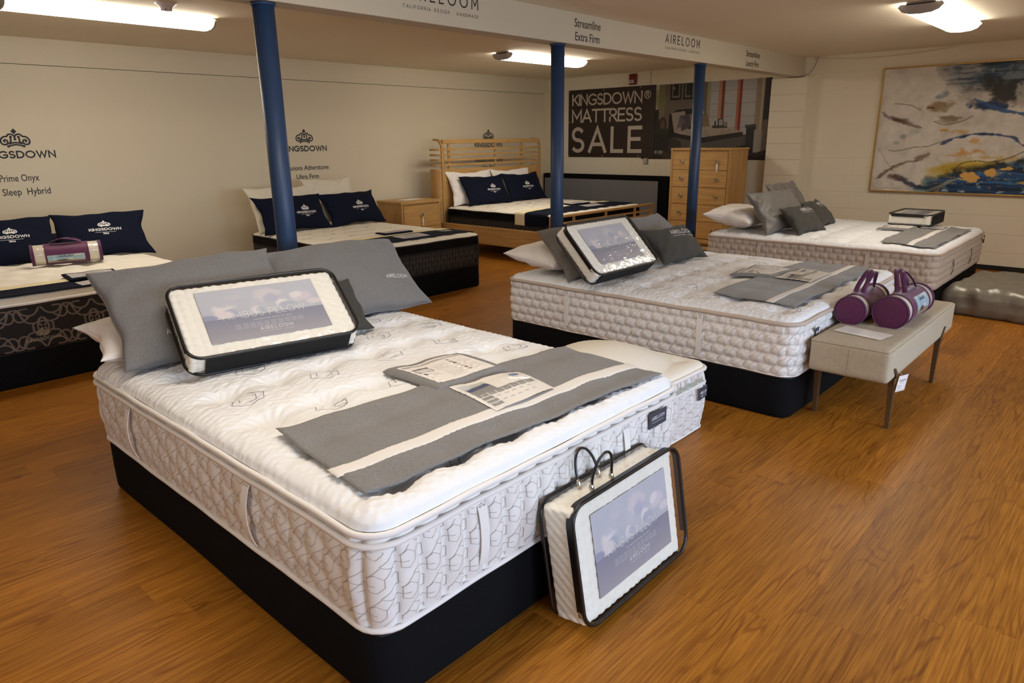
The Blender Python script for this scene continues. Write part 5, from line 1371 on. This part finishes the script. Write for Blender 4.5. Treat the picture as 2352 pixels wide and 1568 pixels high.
# fire alarm, outlet, conduit, cable
t = empty('fire_alarm', (WX-.0045, 6.16, 2.262), 0, 'small red fire alarm strobe above the sale banner', 'fire alarm')
me = rbox(.045, .125, .150, .012, (6, 12, 14)); me.name = 'housing'; link('housing', me, RED, t, loc=(-.023, 0, .076))
me = rbox(.016, .085, .050, .007, (5, 10, 8)); me.name = 'strobe_lens'; link('strobe_lens', me, mat('strobe_lens', col(196, 192, 186), .2), t, loc=(-.050, .012, .045))
decal('lettering', text2d('FIRE', .012, .003), lambda x, y: (-.0590+0*x, .012-x, .040+y), RED, t)
t = empty('power_outlet', (WX-.0045, 5.885, 1.115), 0, 'grey wall outlet box just under the sale banner', 'outlet')
box('box', (-.035, -.035, 0), (0, .035, .085), GREYPLAS, t, bev=.003); box('receptacle', (-.038, -.020, .012), (-.0352, .020, .038), mat('receptacle', col(206, 200, 186), .4), t, bev=.001); box('receptacle', (-.038, -.020, .046), (-.0352, .020, .072), MATS['receptacle'], t, bev=.001)
tube_obj('conduit', [(WX-.013, 5.860, 2.25), (WX-.013, 5.860, CZ-.002)], .007, WHITE, None, 8, label='thin white conduit running from ceiling down to the sale banner', cat='conduit')
pts = [(WX-.03, 3.50, 2.425)]+[(WX-.012, 3.45-1.5*k/14, 2.425-.055*math.sin(PI*k/14)**.9*(1-.3*k/14)) for k in range(1, 15)]
tube_obj('wall_cable', pts, .0045, WHITE, None, 6, label='white cable sagging along the top of the back wall above the painting', cat='cable')
pts = [(9.29, 3.60, 2.206), (9.30, 3.50, 2.23), (9.36, 3.47, 2.30), (9.43, 3.46, 2.40), (WX-.01, 3.46, 2.43)]
tube_obj('wall_cable', pts, .004, mat('grey_cable', col(120, 112, 102), .6), None, 6, label='grey cable looping at the beam end beside the block pier', cat='cable')
# abstract painting
def paint_canvas(w=420, h=268):
    c = Canvas(w, h, (216, 211, 202)); n = fbm(w, h, 6, 41, 6); n2 = fbm(w, h, 14, 52, 6); n3 = fbm(w, h, 26, 63, 5)
    r = np.random.RandomState(4); rows = np.arange(0, h+8, 3); band = np.interp(np.arange(h), rows, r.rand(len(rows)))[:, None]*np.ones((1, w))
    hz = fbm(w, h, 5, 91, 3); hz = np.stack([np.interp(np.linspace(0, 1, w), np.linspace(0, 1, 9), r.rand(9)) for _ in range(h)])   # horizontal dabs
    hz = (hz+np.roll(hz, 1, 0)+np.roll(hz, 2, 0))/3; streak = .45*band+.55*hz
    k = 1/1.42
    def E(x, y, rx, ry, cc, a=1, soft=.4, nz=n2, na=.6): c.ell(x*k, y, rx*k, ry, cc, a, soft, nz, na)
    def S(pts, wd, cc, a=1, soft=.5, nz=n3, na=.9): c.stroke([(x*k, y) for x, y in pts], wd, cc, a, soft, nz, na)
    c.mix(np.clip((n-.54)*3, 0, .45), (192, 182, 168)); c.mix(np.clip((n2-.55)*5, 0, .7), (224, 220, 212)); c.mix(np.clip((.38-n2)*5, 0, .25), (176, 168, 156))
    # dark clouded mass at the top right
    reg = lambda x0, x1, y0, y1, f=6: np.clip((c.X/k-x0)*f+(n-.5)*3, 0, 1)*np.clip((x1-c.X/k)*f+(n-.5)*3, 0, 1)*np.clip((c.Y-y0)*14+(n2-.5)*4, 0, 1)*np.clip((y1-c.Y)*14+(n2-.5)*5, 0, 1)
    m1 = reg(.36, 2, -.2, .25); c.mix(m1*.75, (86, 104, 124)); c.mix(m1*np.clip((n2-.45)*6, 0, .9), (44, 74, 108)); c.mix(m1*np.clip((streak-.55)*5, 0, .8), (34, 44, 56)); c.mix(m1*np.clip((.40-n3)*7, 0, .8), (150, 158, 160))
    m2 = reg(.50, 1.3, .11, .32, 9); c.mix(m2*.92, (42, 35, 30)); c.mix(m2*np.clip((n3-.55)*8, 0, .8), (70, 60, 40)); c.mix(m2*np.clip((streak-.62)*7, 0, .8), (28, 48, 74)); c.mix(m2*(np.clip((n3-.66)*12, 0, 1)), (176, 180, 176))
    E(.90, .22, .05, .09, (182, 184, 180), .85, .4, n3, 1.2); E(.60, .24, .10, .05, (196, 190, 182), .8, .5); E(1.0, .30, .22, .05, (186, 174, 166), .85, .5); E(.70, .32, .12, .035, (26, 46, 92), .95, .4, n3, 1.0); E(.76, .345, .05, .03, (28, 56, 116), .9, .5)
    for x, y, rx, ry in ((1.02, .165, .10, .03), (1.14, .12, .08, .05), (1.0, .19, .06, .015)): E(x, y, rx, ry, (222, 170, 92), .98, .2, n3, 1.6)
    S([(.62, .27), (.70, .32), (.78, .36), (.88, .385), (.97, .41)], .014, (50, 90, 146), .9); S([(.92, .39), (.99, .42)], .016, (70, 110, 156), .8); S([(.94, .44), (1.0, .43), (1.06, .47)], .006, (96, 124, 170), .8)
    # brown and violet dabs
    E(.36, .31, .12, .035, (146, 120, 88), .8, .6, n3, 1.2); E(.43, .335, .06, .03, (150, 138, 96), .7, .6, n3, 1.2); E(.33, .325, .025, .012, (112, 62, 26), .95, .5, n3, .8)
    S([(.03, .355), (.07, .385), (.13, .415), (.22, .445)], .020, (120, 106, 116), .85, .7); S([(.10, .405), (.18, .435), (.24, .455), (.30, .47)], .012, (96, 66, 46), .9, .6); E(.27, .50, .06, .025, (170, 184, 178), .6, .7)
    E(.46, .405, .08, .02, (130, 108, 88), .8, .5, n3, 1.2); E(.45, .43, .07, .015, (146, 128, 108), .7, .5, n3, 1.2); E(.45, .495, .035, .010, (204, 148, 62), .9, .4, n3); E(.56, .51, .06, .02, (206, 164, 96), .7, .6, n3, 1.4)
    E(.18, .54, .04, .02, (136, 146, 140), .7, .6); E(.14, .60, .03, .02, (160, 156, 140), .6, .6); E(.30, .44, .2, .05, (222, 218, 210), .5, .8); E(.5, .64, .3, .05, (218, 212, 200), .6, .8)
    S([(.45, .60), (.54, .557), (.66, .538), (.78, .543), (.88, .565), (.96, .62), (1.02, .635), (1.12, .69)], .012, (54, 72, 116), .9, .7); S([(.56, .556), (.66, .54), (.76, .54)], .006, (34, 46, 84), .9)
    for x, y, rx, ry in ((.66, .59, .05, .022), (.60, .68, .08, .02), (.60, .66, .03, .03), (.68, .67, .05, .018), (.52, .69, .06, .012)): E(x, y, rx, ry, (212, 158, 86), .75, .5, n3, 1.5)
    S([(.04, .88), (.14, .80), (.24, .75), (.33, .735)], .015, (112, 92, 78), .85, .8); S([(.30, .72), (.34, .70), (.355, .69)], .022, (128, 108, 100), .8, .7)
    # yellow hill above blue water
    hill = np.clip((c.Y-(.725+.30*np.clip(.66-c.X/k, 0, 1)**1.2+(n2-.5)*.08))*30, 0, 1)*np.clip((c.X/k-.36)*8+(n-.5)*3, 0, 1)*np.clip((1.02-c.X/k)*9+(n-.5)*3, 0, 1)
    c.mix(hill*.95, (192, 160, 52)); c.mix(hill*np.clip((n3-.5)*4, 0, .6), (212, 184, 70)); E(.75, .715, .20, .02, (204, 170, 96), .7, .7, n3, 1)
    water = np.clip((c.Y-(.860-.13*np.clip((c.X/k-.42)/.5, 0, 1)+(n2-.5)*.09))*30, 0, 1)*np.clip((c.X/k-.36+(n-.5)*.3)*9, 0, 1)
    c.mix(water, (32, 74, 124)); c.mix(water*np.clip((streak-.52)*7, 0, .92), (22, 38, 58)); c.mix(water*np.clip((.42-streak)*8, 0, .92), (52, 112, 164)); c.mix(water*np.clip((n3-.58)*7, 0, .7), (92, 136, 158))
    c.mix(water*(np.abs(hz-.5) < .012)*(n2 > .48)*.9, (200, 156, 78)); c.mix(water*(np.abs(band-.7) < .02)*(n3 > .55)*.9, (214, 218, 214))
    shore = np.clip(1-np.abs(c.Y-(.875-.13*np.clip((c.X/k-.42)/.5, 0, 1)+(n2-.5)*.09))*22, 0, 1)*np.clip((c.X/k-.45)*9, 0, 1); c.mix(shore*np.clip((n3-.36)*6, 0, .95), (34, 34, 34))
    for x, y, rx, ry in ((.66, .86, .07, .03), (.80, .825, .07, .035), (.60, .885, .04, .012), (.86, .80, .04, .012)): E(x, y, rx, ry, (228, 178, 96), .98, .2, n3, 1.7)
    E(1.12, .92, .1, .03, (176, 84, 34), .85, .4, n3, 1.6); E(1.06, .965, .07, .03, (196, 166, 60), .85, .4, n3, 1.0); E(1.0, .90, .08, .012, (206, 160, 70), .9, .4, n3, 1.2)
    S([(.16, .88), (.24, .915), (.32, .95), (.42, .965)], .024, (62, 66, 78), .92, .7); S([(.13, .875), (.20, .90)], .028, (100, 78, 72), .9, .8); E(.40, .965, .10, .03, (34, 56, 80), .85, .5, n3, 1.0); E(.35, .99, .08, .02, (140, 170, 180), .7, .6)
    # painterly drag: every patch is pulled about sideways
    wx = ((n3-.5)*.030+(hz-.5)*.016)*w; wy = (n2-.5)*.035*h; I = np.clip(np.arange(h)[:, None]+wy, 0, h-1).astype(int); J = np.clip(np.arange(w)[None]+wx, 0, w-1).astype(int); c.a = c.a[I, J]
    c.a *= (.93+.14*n3)[..., None]
    # thin drawn lines
    T = lambda pts, wd, cc, a: S(pts, wd, cc, a, .6, None, 0)
    T([(.10, .28), (.16, .288), (.22, .30), (.28, .34)], .0035, (84, 70, 60), .85); T([(.38, .43), (.42, .452), (.47, .462), (.53, .445), (.58, .425), (.62, .395)], .0038, (84, 62, 50), .85)
    T([(.10, .66), (.14, .668), (.20, .658), (.27, .635), (.36, .63), (.43, .60), (.50, .57)], .0035, (88, 76, 66), .9); T([(.02, .64), (.05, .68), (.07, .72), (.14, .82), (.18, .87)], .0022, (110, 98, 84), .8)
    T([(.555, .865), (.560, .82), (.575, .785), (.60, .762), (.64, .748), (.70, .74), (.76, .752), (.82, .742), (.90, .71), (.98, .655)], .0036, (40, 34, 26), .95)
    for d in (-.020, -.011, -.003, .006, .014): T([(.57+d, .89), (.53+d, .915), (.50+d, .94), (.44+d*2, .985)], .0026, (182, 166, 138), .85)
    T([(.03, .985), (.12, .975), (.25, .978), (.34, .972)], .0018, (110, 104, 92), .8)
    return c
PC = paint_canvas()
py1, py0, pz0, pz1 = 2.672, .45, .832, 2.246
t = empty('painting', (WX-.0045, (py0+py1)/2, pz0), 0, 'large abstract blue white and yellow painting in a thin gold frame', 'painting')
link('canvas', canvas_mesh('canvas', PC, lambda u, v: (np.full_like(u, -.028)+0*v, (py1-py0)/2-.012-(py1-py0-.024)*u, .012+(pz1-pz0-.024)*v)), color_mat('oil_paint', .45, .4), t)
hw = (py1-py0)/2; hh = pz1-pz0
for nm, a, b in (('frame_top', (-.045, -hw, hh-.014), (0, hw, hh)), ('frame_bottom', (-.045, -hw, 0), (0, hw, .014)), ('frame_side', (-.045, -hw, .0141), (0, -hw+.014, hh-.0141)), ('frame_side', (-.045, hw-.014, .0141), (0, hw, hh-.0141))): box(nm, a, b, GOLD, t, bev=.002)

# ------------------------------------------------------------------ bench and what lies on it
BX0, BX1, BY0, BY1 = 3.70, 5.12, .845, 1.245
t = empty('bench', ((BX0+BX1)/2, (BY0+BY1)/2, 0), 0, 'beige boucle bench on bronze legs at the foot of the middle bed', 'bench')
W, D = BX1-BX0, BY1-BY0
me = rbox(W, D, .178, .022, (60, 24, 10), .006); me.name = 'seat'; link('seat', me, BOUCLE, t, loc=(0, 0, .3735))
ol = rr_outline(W-.006, D-.006, .02); tube_obj('seat_piping', np.array([(x, y-(D-.006)/2,   .452) for x, y in ol]), .0042, BOUCLE, t, 6, True)
for sx in (-1, 1): box('seat_seam', (sx*W/2-.001-(.0 if sx < 0 else 0), -.0012, .30), (sx*W/2+.001, .0012, .435), mat('seam_dark', col(150, 138, 118), .9), t)  # end seams as thin strips in a darker beige than the seat
for sx, lx in ((-1, BX0+.160), (1, BX1-.315)):
    for sy in (-1, 1):
        x = lx-(BX0+BX1)/2; y = sy*(D/2-.012)
        x2 = x+sx*.03
        V = []; 
        for (z, xx, hwx, hwy) in ((0.0, x, .012, .010), (.12, x+sx*.004, .016, .012), (.24, x+sx*.012, .022, .014), (.2835, x+sx*.02, .030, .016)):
            V += [(xx-hwx, y-hwy, z), (xx+hwx, y-hwy, z), (xx+hwx, y+hwy, z), (xx-hwx, y+hwy, z)]
        Fc = [(3, 2, 1, 0), (12, 13, 14, 15)]+[(4*i+k, 4*i+(k+1) % 4, 4*i+4+(k+1) % 4, 4*i+4+k) for i in range(3) for k in range(4)]
        leg = link('leg', mk_mesh('leg', V, Fc), BRONZE, t)
        yo = sy*(D/2+.003)
        br = link('bracket', bm_mesh('bracket', box_bm(bmesh.new(), (x+sx*.02-.03, yo-.004, .262), (x+sx*.02+.03, yo+.004, .292), .002, 1)), BRONZE, leg)
        V = [(x+sx*.005-.02, yo-.004, .29), (x+sx*.005+.02, yo-.004, .29), (x+sx*.07+.012, yo-.004, .352), (x+sx*.07-.012, yo-.004, .352)]; V += [(a, b+.008, c) for a, b, c in V]
        link('bracket_arm', mk_mesh('bracket_arm', V, [(0, 1, 2, 3), (7, 6, 5, 4), (0, 4, 5, 1), (1, 5, 6, 2), (2, 6, 7, 3), (3, 7, 4, 0)]), BRONZE, leg)
# hanging price tag on near leg
TG = Canvas(44, 52, (232, 228, 224)); TG.rect(.06, .05, .94, .065, (120, 118, 120)); TG.rect(.06, .93, .94, .945, (120, 118, 120)); TG.rect(.06, .05, .075, .94, (120, 118, 120)); TG.rect(.92, .05, .94, .94, (120, 118, 120)); TG.rect(.16, .28, .86, .34, (90, 88, 90), .8); TG.text_lines(.3, .7, .38, .52, 3, (130, 128, 130), .7, 2); TG.text_lines(.14, .55, .60, .85, 4, (120, 118, 122), .7, 4)
tg = link('hang_tag', canvas_mesh('hang_tag', TG, lambda u, v: ((u-.5)*.076+.012*(v-.5), -.004*v+0*u, (v-1)*.088)), color_mat('tag_print', .5), None, loc=(3.880, .822, .30), rot=(0, 0, -.35), label='white printed price tag hanging on the front leg of the bench', cat='price tag')
tube_obj('string', [(0, 0, -.004), (-.01, .008, .012), (-.02, .012, .02)], .0009, PAPER, tg, 5)
# folded name card
c0 = Vector((3.955, 1.06, .4695))
o = box('name_card', (-.075, -.128, 0), (.075, .128, .0012), PAPER, None, loc=c0, rot=(0, 0, deg(-2)), label='white card with upside down lettering on the bench', cat='card'); o.rotation_euler = (0, 0, deg(-10))
decal('lettering', text2d('AIRELOOM', .012, .0012, width=.12), lambda x, y: (-.012-y, x, .0016+0*x), mat('card_grey', col(120, 116, 112), .6), o)

def bolster(p, yaw, L, R, label, pic, bow_side, fl=.93):
    root = empty('pillow_roll', p, yaw, label, 'rolled pillow bag', None)
    def cyl(nm, x0, x1, r0, m, n=40, bump=0, cap=True, par=None, prof=None):
        xs = prof or [(x0, 0), (x0, r0*.96), (x0+.006, r0), (x1-.006, r0), (x1, r0*.96), (x1, 0)]
        V = []; 
        for x, r in xs:
            for k in range(n):
                a = 2*PI*k/n; sq = 1-.05*max(0, -math.sin(a))**2-.0*abs(math.cos(a)); V.append((x, r*math.cos(a), R*.955+r*sq*math.sin(a)))
        V = np.array(V); V[:, 2] = np.maximum(V[:, 2], .0015)
        Fc = [((i*n+j), (i*n+(j+1) % n), ((i+1)*n+(j+1) % n), ((i+1)*n+j)) for i in range(len(xs)-1) for j in range(n)]
        me = mk_mesh(nm, V, Fc, True)
        o = link(nm, me, m, par or root); shade_auto(o, 50); return o
    cyl('pillow', .012, L-.012, R*.97, BONE)
    cyl('end_cap', 0, 0, 0, PURPLE, prof=[(-.004, 0), (-.002, R*.55), (0, R*.9), (.004, R*1.0), (.018, R*1.015)])
    cyl('end_cap', 0, 0, 0, PURPLE, prof=[(L-.018, R*1.015), (L-.004, R*1.0), (L, R*.9), (L+.002, R*.55), (L+.004, 0)])
    w = .078
    cyl('purple_wrap', 0, 0, 0, PURPLE, prof=[(w+.012, R*.99), (w+.014, R*1.022), (L/2, R*1.028), (L-w-.014, R*1.022), (L-w-.012, R*.99)])
    cyl('clear_window', 0, 0, 0, CLEAR, prof=[(.018, R*1.008), (w+.012, R*1.008)]); cyl('clear_window', 0, 0, 0, CLEAR, prof=[(L-w-.012, R*1.008), (L-.018, R*1.008)])
    for x in (.002, .018, w+.013, L-w-.013, L-.018, L-.002):
        P = [(x, R*1.022*math.cos(a), R*.955+R*1.022*(1-.05*max(0, -math.sin(a))**2)*math.sin(a)) for a in np.arange(36)*PI/18]; P = [(a_, b_, max(c_, .004)) for a_, b_, c_ in P]
        tube_obj('binding', P, .0032, PURPLED, root, 5, True)
    # picture panel
    a0, a1, xa, xb = pic
    cv = Canvas(60, 34, (150, 180, 196)); n = fbm(60, 34, 5, 3); cv.mix(np.clip((n-.45)*4, 0, .8), (206, 210, 206)); cv.poly([(.0, .75), (.4, .62), (1, .8), (1, 1), (0, 1)], (150, 140, 118)); cv.ell(.42, .72, .2, .16, (70, 60, 54), .85, .5, n, .5); cv.ell(.6, .6, .12, .12, (214, 216, 214), .8, .5, n, .4); cv.rect(.32, .2, .68, .3, (60, 90, 110), .55)
    def pf(u, v): 
        a = a0+(a1-a0)*v; return xa+(xb-xa)*u, R*1.036*np.cos(a), R*.955+R*1.036*np.sin(a)
    pic_o = link('picture_label', canvas_mesh('picture_label', cv, pf), color_mat('label_print', .4), root)
    if abs(a0) > 1.6: decal('lettering', text2d('LUXURY', .014, .0022, width=.10), lambda x, y: ((xa+xb)/2+x, R*1.046*np.cos(a0+(a1-a0)*.72-y/R), R*.955+R*1.046*np.sin(a0+(a1-a0)*.72-y/R)), LETTER, pic_o)
    # ribbon carry handles gathered over the top
    def rib(pts, w, tw=0):
        P = np.array(pts); n = len(P); T = np.gradient(P, axis=0); T /= np.linalg.norm(T, axis=1)[:, None]; V = []
        for i in range(n):
            s_ = np.cross(T[i], [0, 1, 0.2]); s_ = np.array([0, 1, 0])*math.cos(tw*i/n)+np.array([1, 0, 0])*math.sin(tw*i/n); s_ = s_-T[i]*(s_@T[i]); s_ /= np.linalg.norm(s_)
            nn = np.cross(T[i], s_)*.0011
            V += [P[i]-s_*w/2-nn, P[i]+s_*w/2-nn, P[i]+s_*w/2+nn, P[i]-s_*w/2+nn]
        Fc = [(4*i+k, 4*i+(k+1) % 4, 4*i+4+(k+1) % 4, 4*i+4+k) for i in range(n-1) for k in range(4)]+[(0, 1, 2, 3), (4*n-1, 4*n-2, 4*n-3, 4*n-4)]
        link('carry_handle', mk_mesh('carry_handle', V, Fc, True), PURPLED, root)
    H0 = R*1.985; up = bow_side[2]
    for sgn, off in ((1, -.02), (-1, .02)):
        pts = []
        for i in range(17):
            q = i/16; x = L/2+(-.105+.21*q); hgt = up*math.sin(PI*q)**.75; pts.append((x+off*math.sin(PI*q), off+bow_side[0]*math.sin(PI*q), H0+.002+hgt))
        rib(pts, .026, .9*sgn)
    return root
bolster((4.095, 1.180, .4665), deg(1), .49, .081, 'left purple pillow roll lying on the beige bench', (.45, 1.25, .14, .36), (-.03, 0, .115))
bolster((4.145, .985, .4665), deg(-1), .52, .090, 'right purple pillow roll with a picture label on the beige bench', (3.5, 2.3, .17, .40), (.045, 0, .105))
bolster((1.385, 6.20, .622), deg(-12.5), .465, .080, 'purple pillow roll lying before the navy pillows of the left bed', (3.85, 3.1, .10, .345), (-.02, 0, .035))

# ------------------------------------------------------------------ silvery wrapped cushion on the floor
FOIL = mat('silver_plastic_wrap', col(126, 120, 106), .34, metal=.15, spec=.7, bump=(6, .4, (1, 2.6, 1)))
def wr(P): 
    x, y, z = P[:, 0], P[:, 1], P[:, 2]
    return .010*np.sin(x*13+np.sin(y*9)*2+z*15)*np.sin(y*11-x*6)+.006*np.sin(x*31+y*17+np.sin(z*22+x*9))+.004*np.sin(y*43-x*23)
me = rbox(1.10, 1.25, .235, .085, (80, 90, 26), .03, wr); me.name = 'wrapped_cushion'
P = np.empty(len(me.vertices)*3, np.float32); me.vertices.foreach_get('co', P); P = P.reshape(-1, 3); P[:, 2] = np.maximum(P[:, 2], -.110); me.vertices.foreach_set('co', P.ravel())
link('wrapped_cushion', me, FOIL, None, loc=(7.36, .60, .1125), rot=(0, 0, deg(-5)), label='large silvery plastic wrapped cushion on the floor at the right edge', cat='cushion')
